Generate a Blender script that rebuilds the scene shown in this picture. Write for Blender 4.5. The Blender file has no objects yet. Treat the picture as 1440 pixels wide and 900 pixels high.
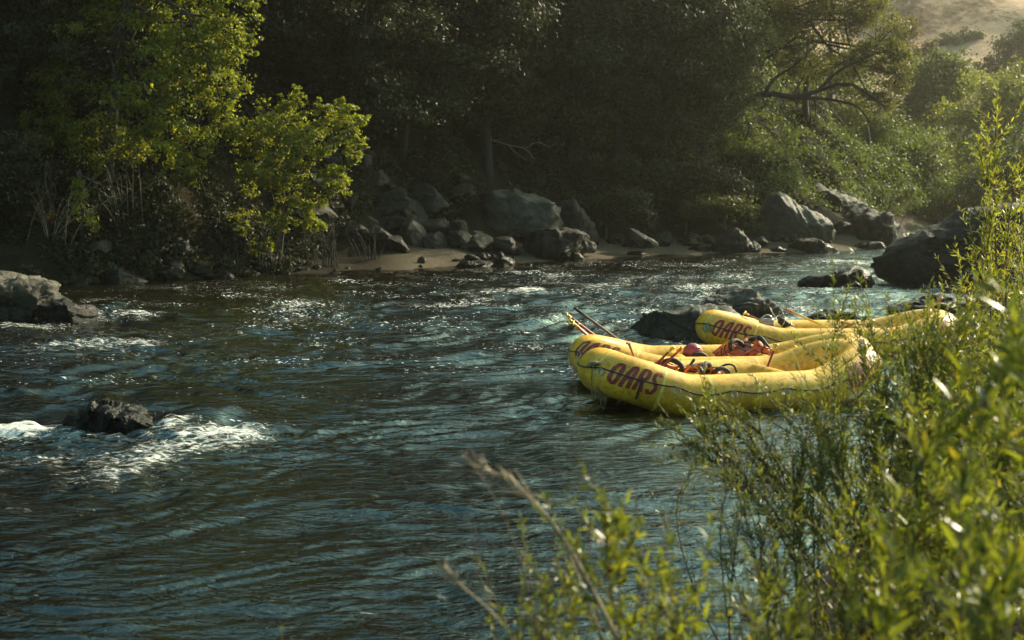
import bpy, math, random
import numpy as np
from mathutils import Vector, Matrix

C = bpy.context.scene.collection
SC = bpy.context.scene
PI = math.pi

# ------------------------------------------------------------------ camera, sky, sun, exposure
CAM_H = 3.0
PITCH = math.atan(200 / 2000)
cd = bpy.data.cameras.new('camera')
cam = bpy.data.objects.new('camera', cd)
C.objects.link(cam)
cam.location = (0, 0, CAM_H)
cam.rotation_euler = (PI / 2 - PITCH, 0, 0)
cd.lens = 50
cd.sensor_width = 36
cd.clip_start = 0.05
cd.clip_end = 2000
cd.dof.use_dof = True
cd.dof.focus_distance = 19.8
cd.dof.aperture_fstop = 2.8
SC.camera = cam

SUN_AZ, SUN_EL = math.radians(51), math.radians(29)
SUN_DIR = Vector((math.sin(SUN_AZ) * math.cos(SUN_EL), math.cos(SUN_AZ) * math.cos(SUN_EL), math.sin(SUN_EL)))
world = bpy.data.worlds.new('World')
SC.world = world
world.use_nodes = True
wn, wl = world.node_tree.nodes, world.node_tree.links
sky = wn.new('ShaderNodeTexSky')
sky.sky_type = 'NISHITA'
sky.sun_disc = False
sky.sun_elevation = SUN_EL
sky.sun_rotation = SUN_AZ
sky.air_density = 1.0
sky.dust_density = 4.0
tint = wn.new('ShaderNodeMix')
tint.data_type = 'RGBA'
tint.blend_type = 'MULTIPLY'
tint.inputs['Factor'].default_value = 1.0
tint.inputs['B'].default_value = (0.73, 1.02, 0.80, 1)
wl.new(sky.outputs[0], tint.inputs['A'])
wl.new(tint.outputs['Result'], wn['Background'].inputs[0])
wn['Background'].inputs[1].default_value = 0.15

ld = bpy.data.lights.new('sun', 'SUN')
ld.energy = 5.0
ld.angle = math.radians(0.5)
ld.color = (1.0, 0.87, 0.64)
sun = bpy.data.objects.new('sun', ld)
C.objects.link(sun)
sun.rotation_euler = SUN_DIR.to_track_quat('Z', 'Y').to_euler()
sun.location = (60, 40, 80)

SC.view_settings.view_transform = 'Standard'
SC.view_settings.look = 'None'
SC.view_settings.exposure = 1.0
SC.view_settings.gamma = 1
SC.cycles.max_bounces = 6
SC.cycles.diffuse_bounces = 2
SC.cycles.glossy_bounces = 3
SC.cycles.transmission_bounces = 3
SC.cycles.transparent_max_bounces = 4
SC.cycles.volume_bounces = 0
SC.cycles.sample_clamp_indirect = 4
SC.cycles.caustics_reflective = False
SC.cycles.caustics_refractive = False

# ------------------------------------------------------------------ helpers
FWD = np.array([0, math.cos(PITCH), -math.sin(PITCH)])
UP = np.array([0, math.sin(PITCH), math.cos(PITCH)])
RT = np.array([1.0, 0, 0])


def at(px, py, Y):
    """A point of the photograph (1440 wide) put at the distance Y in front of the camera's foot."""
    d = FWD + RT * ((px - 720) / 2000) + UP * ((450 - py) / 2000)
    return np.array([0, 0, CAM_H]) + d * (Y / d[1])


def on_water(px, py):
    d = FWD + RT * ((px - 720) / 2000) + UP * ((450 - py) / 2000)
    return np.array([0, 0, CAM_H]) + d * (-CAM_H / d[2])


_perm = np.random.RandomState(7).permutation(256)
_perm = np.concatenate([_perm, _perm, _perm])
_grad = np.random.RandomState(3).normal(size=(256, 3))
_grad /= np.linalg.norm(_grad, axis=1)[:, None]


def perlin(p):
    p = np.asarray(p, float)
    i = np.floor(p).astype(int)
    f = p - i
    i &= 255
    u = f * f * f * (f * (f * 6 - 15) + 10)
    r = 0
    for a in (0, 1):
        for b in (0, 1):
            for c in (0, 1):
                h = _perm[_perm[_perm[i[:, 0] + a] + i[:, 1] + b] + i[:, 2] + c]
                g = _grad[h]
                d = f - np.array([a, b, c])
                w = (u[:, 0] if a else 1 - u[:, 0]) * (u[:, 1] if b else 1 - u[:, 1]) * (u[:, 2] if c else 1 - u[:, 2])
                r = r + w * (g * d).sum(1)
    return r * 1.6


def fbm(p, octv=4, gain=0.5):
    r, a = 0, 1.0
    p = np.asarray(p, float)
    for k in range(octv):
        r = r + a * perlin(p * 2 ** k + 17.3 * k)
        a *= gain
    return r


def sstep(a, b, x):
    t = np.clip((x - a) / (b - a), 0, 1)
    return t * t * (3 - 2 * t)


def mesh_obj(name, verts, faces, mat, parent=None, smooth=False, mats=None, midx=None):
    """faces: (n, k) integer array or a list of such arrays"""
    verts = np.asarray(verts, np.float32)
    fl = faces if isinstance(faces, list) else [faces]
    fl = [np.asarray(f, np.int32) for f in fl if len(f)]
    me = bpy.data.meshes.new(name)
    me.vertices.add(len(verts))
    me.vertices.foreach_set('co', verts.ravel())
    nl = sum(f.size for f in fl)
    nf = sum(len(f) for f in fl)
    me.loops.add(nl)
    me.loops.foreach_set('vertex_index', np.concatenate([f.ravel() for f in fl]))
    me.polygons.add(nf)
    tot = np.concatenate([np.full(len(f), f.shape[1], np.int32) for f in fl])
    st = np.concatenate([[0], np.cumsum(tot)[:-1]]).astype(np.int32)
    me.polygons.foreach_set('loop_start', st)
    me.polygons.foreach_set('loop_total', tot)
    me.polygons.foreach_set('use_smooth', np.full(nf, bool(smooth)))
    for m in (mats or [mat]):
        me.materials.append(m)
    if midx is not None:
        me.polygons.foreach_set('material_index', np.asarray(midx, np.int32))
    me.update(calc_edges=True)
    me.validate()
    o = bpy.data.objects.new(name, me)
    C.objects.link(o)
    if parent is not None:
        o.parent = parent
    return o


def thing(name, label, cat, loc=(0, 0, 0), rotz=0, group=None):
    o = bpy.data.objects.new(name, None)
    o.empty_display_size = 0.2
    C.objects.link(o)
    o.location = loc
    o.rotation_euler = (0, 0, rotz)
    return tag(o, label, cat, group)


def tag(o, label, cat, group=None):
    o['label'] = label
    o['category'] = cat
    if group:
        o['group'] = group
    return o


def structure(o):
    o['kind'] = 'structure'
    return o


class Geo:
    """collects tubes, boxes, lathes for ONE mesh"""
    def __init__(s):
        s.v, s.q, s.t, s.n = [], [], [], 0

    def add(s, v, quads=None, tris=None):
        v = np.asarray(v, float)
        if quads is not None and len(quads):
            s.q.append(np.asarray(quads, int) + s.n)
        if tris is not None and len(tris):
            s.t.append(np.asarray(tris, int) + s.n)
        s.v.append(v)
        s.n += len(v)

    def tube(s, pts, rad, n=6, caps=True):
        pts = np.asarray(pts, float)
        m = len(pts)
        rad = np.broadcast_to(np.asarray(rad, float), (m,))
        tg = np.gradient(pts, axis=0)
        tg /= np.linalg.norm(tg, axis=1)[:, None] + 1e-9
        a = np.array([0, 0, 1.0]) if abs(tg[0][2]) < .9 else np.array([1.0, 0, 0])
        ring = []
        for k in range(m):
            b = np.cross(tg[k], a)
            b /= np.linalg.norm(b) + 1e-9
            a = np.cross(b, tg[k])
            th = np.arange(n) * 2 * PI / n
            ring.append(pts[k] + rad[k] * (np.cos(th)[:, None] * a + np.sin(th)[:, None] * b))
        v = np.concatenate(ring)
        k, j = np.meshgrid(np.arange(m - 1), np.arange(n), indexing='ij')
        j2 = (j + 1) % n
        q = np.stack([k * n + j, k * n + j2, (k + 1) * n + j2, (k + 1) * n + j], -1).reshape(-1, 4)
        tr = []
        if caps:
            v = np.concatenate([v, [pts[0]], [pts[-1]]])
            for j in range(n):
                tr.append((m * n, (j + 1) % n, j))
                tr.append((m * n + 1, (m - 1) * n + j, (m - 1) * n + (j + 1) % n))
        s.add(v, q, tr)

    def box(s, c, size, R=None, bev=0.0):
        """a box with chamfered edges"""
        hx = np.array(size, float) / 2
        b = bev if bev > 0 else min(hx) * 0.12
        lv, idx = [], {}
        for ax in range(3):
            for sg in (-1, 1):
                for u in (-1, 1):
                    for w in (-1, 1):
                        p = np.zeros(3)
                        p[ax] = sg * hx[ax]
                        o1, o2 = (ax + 1) % 3, (ax + 2) % 3
                        p[o1] = u * (hx[o1] - b)
                        p[o2] = w * (hx[o2] - b)
                        key = (ax, sg, (u if o1 == 0 else w if o2 == 0 else sg), (u if o1 == 1 else w if o2 == 1 else sg), (u if o1 == 2 else w if o2 == 2 else sg))
                        idx[key] = len(lv)
                        lv.append(p)
        lv = np.array(lv)
        I = lambda ax, c3: idx[(ax, c3[ax], c3[0], c3[1], c3[2])]
        q, t = [], []
        for ax in range(3):
            o1, o2 = (ax + 1) % 3, (ax + 2) % 3
            for sg in (-1, 1):
                cs = []
                for (u, w) in ((-1, -1), (1, -1), (1, 1), (-1, 1)):
                    c3 = [0, 0, 0]
                    c3[ax], c3[o1], c3[o2] = sg, u, w
                    cs.append(I(ax, c3))
                q.append(cs if sg > 0 else cs[::-1])
            for s1 in (-1, 1):
                for s2 in (-1, 1):
                    e = []
                    for w, a2 in ((-1, o1), (1, o1), (1, o2), (-1, o2)):
                        c3 = [0, 0, 0]
                        c3[o1], c3[o2], c3[ax] = s1, s2, w
                        e.append(I(a2, c3))
                    q.append(e)
        for sx in (-1, 1):
            for sy in (-1, 1):
                for sz in (-1, 1):
                    t.append([I(a, (sx, sy, sz)) for a in range(3)])
        if R is not None:
            lv = lv @ np.asarray(R).T
        s.add(lv + np.asarray(c), q, t)

    def obj(s, name, mat, parent=None, smooth=True):
        v = np.concatenate(s.v)
        f = []
        if s.q:
            f.append(np.concatenate(s.q))
        if s.t:
            f.append(np.concatenate(s.t))
        return mesh_obj(name, v, f, mat, parent, smooth)


def bez(ctrl, n):
    """smooth Catmull-Rom curve through control points"""
    P = np.asarray(ctrl, float)
    if len(P) == 2:
        t = np.linspace(0, 1, n)[:, None]
        return P[0] * (1 - t) + P[1] * t
    P = np.concatenate([[2 * P[0] - P[1]], P, [2 * P[-1] - P[-2]]])
    m = len(P) - 3
    out = []
    for u in np.linspace(0, m - 1e-6, n):
        k = int(u)
        t = u - k
        a, b, c, d = P[k:k + 4]
        out.append(.5 * (2 * b + (c - a) * t + (2 * a - 5 * b + 4 * c - d) * t * t + (3 * b - a - 3 * c + d) * t ** 3))
    return np.array(out)


# ------------------------------------------------------------------ materials
def new_mat(name):
    m = bpy.data.materials.new(name)
    m.use_nodes = True
    nt = m.node_tree
    return m, nt.nodes, nt.links, nt.nodes['Principled BSDF']


def ramp(nodes, stops):
    r = nodes.new('ShaderNodeValToRGB')
    e = r.color_ramp.elements
    while len(e) < len(stops):
        e.new(0.5)
    for k, (p, c) in enumerate(stops):
        e[k].position = p
        e[k].color = (*c, 1) if len(c) == 3 else c
    return r


def noise(nodes, links, vec, scale, detail=4, rough=.55, dist=0.0):
    n = nodes.new('ShaderNodeTexNoise')
    n.inputs['Scale'].default_value = scale
    n.inputs['Detail'].default_value = detail
    n.inputs['Roughness'].default_value = rough
    n.inputs['Distortion'].default_value = dist
    if vec is not None:
        links.new(vec, n.inputs['Vector'])
    return n


def simple_mat(name, col, rough=.5, var=.12, scale=6, bump=0.0, metal=0.0, spec=.5):
    """plain stuff with a little worn variation in colour and gloss"""
    m, N, L, B = new_mat(name)
    tc = N.new('ShaderNodeTexCoord')
    n = noise(N, L, tc.outputs['Object'], scale, 5)
    lo = tuple(c * (1 - var * 1.6) for c in col)
    hi = tuple(min(1, c * (1 + var)) for c in col)
    r = ramp(N, [(.3, lo), (.7, hi)])
    L.new(n.outputs['Fac'], r.inputs[0])
    L.new(r.outputs[0], B.inputs['Base Color'])
    B.inputs['Roughness'].default_value = rough
    B.inputs['Metallic'].default_value = metal
    B.inputs['Specular IOR Level'].default_value = spec
    if bump:
        n2 = noise(N, L, tc.outputs['Object'], scale * 6, 4)
        b = N.new('ShaderNodeBump')
        b.inputs['Strength'].default_value = bump
        b.inputs['Distance'].default_value = .01
        L.new(n2.outputs['Fac'], b.inputs['Height'])
        L.new(b.outputs[0], B.inputs['Normal'])
    return m


def leaf_mat(name, c1, c2, c3=None, transl=.5, rough=.45, spec=.4, odd=.9):
    m, N, L, B = new_mat(name)
    g = N.new('ShaderNodeNewGeometry')
    stops = [(0.0, c1), (odd, c2)]
    if c3 is not None:
        stops.append((min(1, odd + .05), c3))
    r = ramp(N, stops)
    L.new(g.outputs['Random Per Island'], r.inputs[0])
    L.new(r.outputs[0], B.inputs['Base Color'])
    B.inputs['Roughness'].default_value = rough
    B.inputs['Specular IOR Level'].default_value = spec
    t = N.new('ShaderNodeBsdfTranslucent')
    mul = N.new('ShaderNodeMix')
    mul.data_type = 'RGBA'
    mul.blend_type = 'MULTIPLY'
    mul.inputs['Factor'].default_value = 1
    mul.inputs['B'].default_value = (1.35, 1.4, .48, 1)
    L.new(r.outputs[0], mul.inputs['A'])
    L.new(mul.outputs['Result'], t.inputs['Color'])
    mx = N.new('ShaderNodeMixShader')
    mx.inputs[0].default_value = transl
    L.new(B.outputs[0], mx.inputs[1])
    L.new(t.outputs[0], mx.inputs[2])
    L.new(mx.outputs[0], N['Material Output'].inputs['Surface'])
    return m


def rock_mat(name, lo, mid, hi, wet=.35, bump=.6):
    m, N, L, B = new_mat(name)
    g = N.new('ShaderNodeNewGeometry')
    oi = N.new('ShaderNodeObjectInfo')
    add = N.new('ShaderNodeVectorMath')
    L.new(g.outputs['Position'], add.inputs[0])
    L.new(oi.outputs['Random'], add.inputs[1])
    p = add.outputs[0]
    n1 = noise(N, L, p, 1.1, 8, .65, .6)
    n2 = noise(N, L, p, 9, 6, .6)
    mxx = N.new('ShaderNodeMath')
    mxx.operation = 'MULTIPLY_ADD'
    mxx.inputs[1].default_value = .4
    L.new(n2.outputs['Fac'], mxx.inputs[0])
    sc = N.new('ShaderNodeMath')
    sc.operation = 'MULTIPLY'
    sc.inputs[1].default_value = .6
    L.new(n1.outputs['Fac'], sc.inputs[0])
    L.new(sc.outputs[0], mxx.inputs[2])
    r = ramp(N, [(.34, lo), (.5, mid), (.68, hi)])
    L.new(mxx.outputs[0], r.inputs[0])
    # wet band just above the water: darker and shinier
    sp = N.new('ShaderNodeSeparateXYZ')
    L.new(g.outputs['Position'], sp.inputs[0])
    wob = N.new('ShaderNodeMath')
    wob.operation = 'MULTIPLY_ADD'
    wob.inputs[1].default_value = -.3
    L.new(n1.outputs['Fac'], wob.inputs[0])
    L.new(sp.outputs['Z'], wob.inputs[2])
    mr = N.new('ShaderNodeMapRange')
    mr.inputs['From Min'].default_value = wet - .18
    mr.inputs['From Max'].default_value = wet - .08
    mr.inputs['To Min'].default_value = 1
    mr.inputs['To Max'].default_value = 0
    L.new(wob.outputs[0], mr.inputs['Value'])
    wmix = N.new('ShaderNodeMix')
    wmix.data_type = 'RGBA'
    wmix.blend_type = 'MULTIPLY'
    wmix.inputs['B'].default_value = (.35, .32, .28, 1)
    L.new(mr.outputs[0], wmix.inputs['Factor'])
    L.new(r.outputs[0], wmix.inputs['A'])
    L.new(wmix.outputs['Result'], B.inputs['Base Color'])
    rr = N.new('ShaderNodeMapRange')
    rr.inputs['To Min'].default_value = .62
    rr.inputs['To Max'].default_value = .33
    L.new(mr.outputs[0], rr.inputs['Value'])
    L.new(rr.outputs[0], B.inputs['Roughness'])
    B.inputs['Specular IOR Level'].default_value = .15
    n3 = noise(N, L, p, 5, 8, .7, .4)
    b = N.new('ShaderNodeBump')
    b.inputs['Strength'].default_value = bump
    b.inputs['Distance'].default_value = .12
    L.new(n3.outputs['Fac'], b.inputs['Height'])
    L.new(b.outputs[0], B.inputs['Normal'])
    return m


M = {}
M['rock'] = rock_mat('grey_rock', (.012, .010, .0075), (.031, .027, .0205), (.078, .068, .052))
M['rock_dark'] = rock_mat('dark_wet_rock', (.008, .0068, .0055), (.019, .016, .0125), (.05, .043, .035), wet=.6, bump=.9)
M['rock_pale'] = rock_mat('pale_granite', (.024, .0215, .0165), (.058, .053, .042), (.12, .111, .089), bump=.5)
M['rock_wet'] = rock_mat('black_wet_rock', (.005, .004, .0032), (.011, .009, .007), (.028, .023, .018), wet=1.3)
M['rock_brown'] = rock_mat('brown_grey_rock', (.02, .017, .013), (.065, .056, .043), (.17, .15, .12), wet=.5)
M['bark'] = simple_mat('bark', (.06, .045, .032), .9, .4, 7, .8)
M['bark_dark'] = simple_mat('dark_bark', (.016, .013, .010), .9, .4, 7, .8)
M['twig'] = simple_mat('willow_twig', (.11, .06, .035), .7, .3, 12)
M['twig_dry'] = simple_mat('dry_grey_twig', (.26, .21, .15), .8, .3, 12)
M['driftwood'] = simple_mat('driftwood', (.15, .125, .09), .8, .25, 8)
M['straw'] = simple_mat('dry_straw', (.27, .19, .11), .7, .35, 15)
M['leaf_light'] = leaf_mat('light_river_leaf', (.10, .115, .018), (.225, .225, .03), (.32, .25, .03), .6, .4, .45, .93)
M['leaf_oak'] = leaf_mat('oak_leaf', (.036, .041, .014), (.085, .086, .028), None, .45, .5, .35)
M['leaf_olive'] = leaf_mat('backlit_oak_leaf', (.06, .058, .018), (.13, .118, .034), None, .55, .5, .3)  # lighter than the other oak's leaf: backlit glow put into the colour
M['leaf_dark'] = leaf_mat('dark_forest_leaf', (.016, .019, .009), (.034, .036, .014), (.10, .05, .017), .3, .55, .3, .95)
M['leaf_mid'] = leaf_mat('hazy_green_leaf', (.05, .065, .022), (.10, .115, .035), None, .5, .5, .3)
M['leaf_yellow'] = leaf_mat('yellow_green_leaf', (.12, .13, .025), (.2, .2, .035), None, .5, .45, .4)
M['leaf_willow'] = leaf_mat('willow_leaf', (.042, .056, .011), (.205, .205, .03), (.4, .28, .015), .45, .33, .55, .955)
M['leaf_sapling'] = leaf_mat('sapling_leaf', (.19, .195, .03), (.32, .30, .045), (.42, .30, .04), .5, .35, .5, .92)
M['leaf_rust'] = leaf_mat('rusty_leaf', (.07, .045, .02), (.14, .085, .03), None, .4, .6, .25)
M['leaf_hill'] = leaf_mat('hill_scrub_leaf', (.05, .055, .025), (.09, .09, .04), None, .3, .6, .2)

# ------------------------------------------------------------------ ground
FX = np.array([-120, -40, -20, -12.4, -9, -1.7, 3.5, 7.8, 12.6, 15.9, 19, 22, 26, 60, 300], float)
FY = np.array([34, 36, 38.5, 40.3, 43, 48.3, 53.6, 56.3, 57, 60.5, 68, 79, 86, 96, 110], float)
NY = np.array([-60, -5, 0, 5, 9, 12, 15, 20, 25, 33, 45, 60, 80, 120, 400], float)
NX = np.array([-40, -10, -4.4, -0.8, 1.7, 3.0, 4.2, 5.6, 6.8, 10.0, 17, 27, 42, 80, 300], float)


def ground_z(x, y):
    x, y = np.asarray(x, float), np.asarray(y, float)
    sh = x.shape
    P = np.stack([x.ravel(), y.ravel(), np.zeros(x.size)], 1)
    wob = fbm(P * .35, 3).reshape(sh)
    df = y - np.interp(x, FX, FY) + wob * .9
    dn = x - np.interp(y, NY, NX) + wob * .35
    # far bank: a low beach, then a steep wooded slope
    steep = np.interp(x, [-40, -8, 0, 10, 16, 24, 60], [.8, .75, .62, .62, .5, .25, .15])
    upper = np.interp(x, [-60, 0, 8, 16, 24, 40], [.85, .85, .8, .6, .2, .1])
    beach = np.interp(x, [-14, -8, -3, 6, 12], [1.0, 1.5, 3.8, 3.5, 2.5])
    zf = np.where(df < 0, np.maximum(df * .35, -1.2), np.minimum(df, beach) * .14 + np.clip(df - beach, 0, 20) * steep + np.clip(df - beach - 20, 0, 90) * upper + np.clip(df - beach - 110, 0, 200) * .05)
    zf = zf + np.clip(df - beach, 0, 6) / 6 * wob * .9
    zn = np.where(dn < 0, np.maximum(dn * .3, -1.2), np.minimum(dn, 8) * .26 + np.clip(dn - 8, 0, 60) * .14) + np.clip(dn, 0, 2) / 2 * wob * .22
    far = np.where(df > -4, zf, -1.2)
    near = np.where(dn > -4, zn, -1.2)
    fade = sstep(24, 60, x) * sstep(60, 75, y)
    return np.maximum(far, near) * (1 - fade) + np.maximum(np.minimum(far, 6), np.minimum(near, 6)) * fade


def gz(x, y):
    return float(ground_z(np.array([x]), np.array([y]))[0])


def grid_faces(nx, ny):
    i, j = np.meshgrid(np.arange(ny - 1), np.arange(nx - 1), indexing='ij')
    return np.stack([i * nx + j, i * nx + j + 1, (i + 1) * nx + j + 1, (i + 1) * nx + j], -1).reshape(-1, 4)


def ground_mat():
    m, N, L, B = new_mat('bank_earth')
    g = N.new('ShaderNodeNewGeometry')
    n1 = noise(N, L, g.outputs['Position'], .9, 7, .65, .5)
    n2 = noise(N, L, g.outputs['Position'], 11, 5, .6)
    r = ramp(N, [(.35, (.009, .0075, .005)), (.52, (.018, .0145, .009)), (.7, (.034, .026, .016))])
    L.new(n1.outputs['Fac'], r.inputs[0])
    sand = ramp(N, [(.3, (.055, .043, .03)), (.7, (.12, .095, .066))])
    L.new(n2.outputs['Fac'], sand.inputs[0])
    sp = N.new('ShaderNodeSeparateXYZ')
    L.new(g.outputs['Position'], sp.inputs[0])
    ma = N.new('ShaderNodeMath')
    ma.operation = 'MULTIPLY_ADD'
    ma.inputs[1].default_value = .7
    L.new(n1.outputs['Fac'], ma.inputs[0])
    L.new(sp.outputs['Z'], ma.inputs[2])
    mr = N.new('ShaderNodeMapRange')
    mr.inputs['From Min'].default_value = .95
    mr.inputs['From Max'].default_value = .8
    L.new(ma.outputs[0], mr.inputs['Value'])
    far = N.new('ShaderNodeMapRange')
    far.inputs['From Min'].default_value = 40
    far.inputs['From Max'].default_value = 44
    L.new(sp.outputs['Y'], far.inputs['Value'])
    xs = N.new('ShaderNodeMapRange')
    xs.inputs['From Min'].default_value = -4.6
    xs.inputs['From Max'].default_value = -3.4
    L.new(sp.outputs['X'], xs.inputs['Value'])
    mu0 = N.new('ShaderNodeMath')
    mu0.operation = 'MULTIPLY'
    L.new(mr.outputs[0], mu0.inputs[0])
    L.new(xs.outputs[0], mu0.inputs[1])
    mu = N.new('ShaderNodeMath')
    mu.operation = 'MULTIPLY'
    L.new(mu0.outputs[0], mu.inputs[0])
    L.new(far.outputs[0], mu.inputs[1])
    mix = N.new('ShaderNodeMix')
    mix.data_type = 'RGBA'
    L.new(mu.outputs[0], mix.inputs['Factor'])
    L.new(r.outputs[0], mix.inputs['A'])
    L.new(sand.outputs[0], mix.inputs['B'])
    L.new(mix.outputs['Result'], B.inputs['Base Color'])
    B.inputs['Roughness'].default_value = .95
    B.inputs['Specular IOR Level'].default_value = .05
    b = N.new('ShaderNodeBump')
    b.inputs['Strength'].default_value = .7
    b.inputs['Distance'].default_value = .08
    L.new(n2.outputs['Fac'], b.inputs['Height'])
    L.new(b.outputs[0], B.inputs['Normal'])
    return m


gx = np.concatenate([np.linspace(-120, -32, 40), np.linspace(-30, 40, 190), np.linspace(43, 290, 70)])
gy = np.concatenate([np.linspace(-30, 1, 22), np.linspace(2, 95, 240), np.linspace(98, 330, 70)])
GX, GY = np.meshgrid(gx, gy)
GZ = ground_z(GX, GY)
structure(mesh_obj('ground', np.stack([GX, GY, GZ], -1).reshape(-1, 3), grid_faces(len(gx), len(gy)), ground_mat(), smooth=True))


# the dry hill far up the valley
def hill_z(x, y):
    P = np.stack([x.ravel() * .02, y.ravel() * .02, 0 * x.ravel()], 1)
    n = fbm(P, 5).reshape(x.shape)
    ridge = 5.0 + (y - 125) * .30 + np.clip(x - 20, 0, 300) * .12
    return ridge * sstep(115, 160, y) + n * 7 * sstep(130, 190, y) - 2


def hill_mat():
    m, N, L, B = new_mat('dry_hill_grass')
    g = N.new('ShaderNodeNewGeometry')
    n1 = noise(N, L, g.outputs['Position'], .045, 8, .65, .8)
    n2 = noise(N, L, g.outputs['Position'], .8, 6, .7)
    ma = N.new('ShaderNodeMath')
    ma.operation = 'MULTIPLY_ADD'
    ma.inputs[1].default_value = .35
    L.new(n2.outputs['Fac'], ma.inputs[0])
    L.new(n1.outputs['Fac'], ma.inputs[2])
    r = ramp(N, [(.50, (.05, .045, .028)), (.57, (.20, .12, .08)), (.63, (.37, .255, .17)), (.9, (.46, .325, .22))])
    L.new(ma.outputs[0], r.inputs[0])
    L.new(r.outputs[0], B.inputs['Base Color'])
    B.inputs['Roughness'].default_value = .95
    B.inputs['Specular IOR Level'].default_value = .05
    b = N.new('ShaderNodeBump')
    b.inputs['Distance'].default_value = 1.2
    b.inputs['Strength'].default_value = .7
    L.new(ma.outputs[0], b.inputs['Height'])
    L.new(b.outputs[0], B.inputs['Normal'])
    return m


hx, hy = np.meshgrid(np.linspace(-60, 290, 160), np.linspace(112, 330, 110))
structure(mesh_obj('hillside', np.stack([hx, hy, hill_z(hx, hy)], -1).reshape(-1, 3), grid_faces(160, 110), hill_mat(), smooth=True))


# ------------------------------------------------------------------ water
def water_fields(x, y):
    """choppiness, foam, extra height of the river at world points"""
    sh = x.shape
    xf, yf = x.ravel(), y.ravel()
    foam = np.zeros_like(xf)
    h = np.zeros_like(xf)
    chop = .48 + .34 * sstep(11, 19, yf) + .42 * sstep(20, 30, yf) * sstep(-12, -2, xf)
    # eddies: calm pocket by the moored rafts and along the banks
    chop *= 1 - .45 * np.exp(-(((xf - 3.2) / 4.5) ** 2 + ((yf - 15.5) / 4) ** 2))
    chop *= 1 - .5 * sstep(-5, -.5, yf - np.interp(xf, FX, FY))

    def spot(px, py, wpx, hpx, w, bump=0.0):
        nonlocal foam, h
        c = on_water(px, py)
        rx = wpx / 2000 * c[1]
        ry = abs(on_water(px, py - hpx)[1] - on_water(px, py + hpx)[1]) / 2
        g = np.exp(-(((xf - c[0]) / rx) ** 2 + ((yf - c[1]) / ry) ** 2) ** 1.2)
        foam += w * g
        h += bump * g
    # below the foreground rock: pour-over dome, then a boiling white patch, and the streak running off to the side
    spot(300, 589, 52, 9, -.5, .15)
    spot(245, 603, 26, 8, .85, .04)
    spot(110, 575, 50, 8, -.4, .05)
    spot(300, 612, 62, 11, .74, .05)
    spot(345, 616, 34, 12, .5, .04)
    spot(255, 632, 60, 10, .42, .02)
    spot(170, 664, 42, 10, .5, .03)
    spot(215, 648, 60, 8, .45, .02)
    spot(40, 607, 70, 7, 1.0, .05)
    spot(-30, 610, 70, 8, .9, .05)
    spot(120, 615, 55, 5, .55, .03)
    spot(60, 650, 110, 14, .42)
    spot(280, 622, 120, 24, .30)
    spot(190, 640, 150, 22, .26)
    spot(150, 672, 70, 14, .35)
    spot(-20, 620, 130, 14, .4)
    spot(120, 690, 160, 20, .16)
    # below the big rock at the left
    spot(160, 432, 40, 5, -.3, .16)
    spot(185, 443, 50, 4, .85, .06)
    spot(110, 450, 60, 4, .75, .05)
    spot(30, 460, 70, 6, .8, .05)
    spot(150, 486, 60, 6, .6, .07)
    spot(205, 489, 26, 6, .6, .06)
    spot(60, 490, 70, 8, .4, .03)
    spot(100, 470, 120, 8, .3, .02)
    # riffle across the river
    for (px, py, w, hh, f) in ((700, 412, 70, 5, .55), (745, 409, 22, 4, .8), (600, 430, 80, 5, .38), (480, 455, 80, 5, .35), (840, 404, 60, 5, .4),
                               (420, 425, 70, 5, .3), (560, 402, 60, 4, .35), (920, 392, 80, 5, .42), (1000, 404, 70, 5, .4), (1120, 378, 60, 5, .45),
                               (1060, 392, 60, 4, .4), (960, 420, 60, 5, .36), (860, 425, 70, 5, .34), (1215, 372, 35, 4, .55), (1170, 407, 70, 3, .4),
                               (1180, 368, 40, 3, .55), (240, 405, 80, 4, .35), (330, 398, 70, 3, .3), (820, 455, 70, 5, .25), (640, 470, 90, 8, .2),
                               (880, 470, 40, 10, .3), (330, 470, 60, 5, .25), (1290, 332, 24, 6, 1.1), (1310, 326, 18, 4, 1.0), (1262, 352, 30, 4, .7),
                               (1290, 410, 60, 3, .4), (830, 590, 30, 4, .22), (1000, 410, 200, 20, .12), (250, 500, 260, 40, .07)):
        spot(px, py, w, hh, f + .10, .05 * f)
    for k, (cx, cy, r) in enumerate(((-12.4, 30, 2.5), (-4.6, 16.6, 1.6))):
        d = ((xf - cx) / r) ** 2 + ((yf - cy) / r) ** 2
        chop += .5 * np.exp(-d)
    return chop.reshape(sh), foam.reshape(sh), h.reshape(sh)


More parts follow.
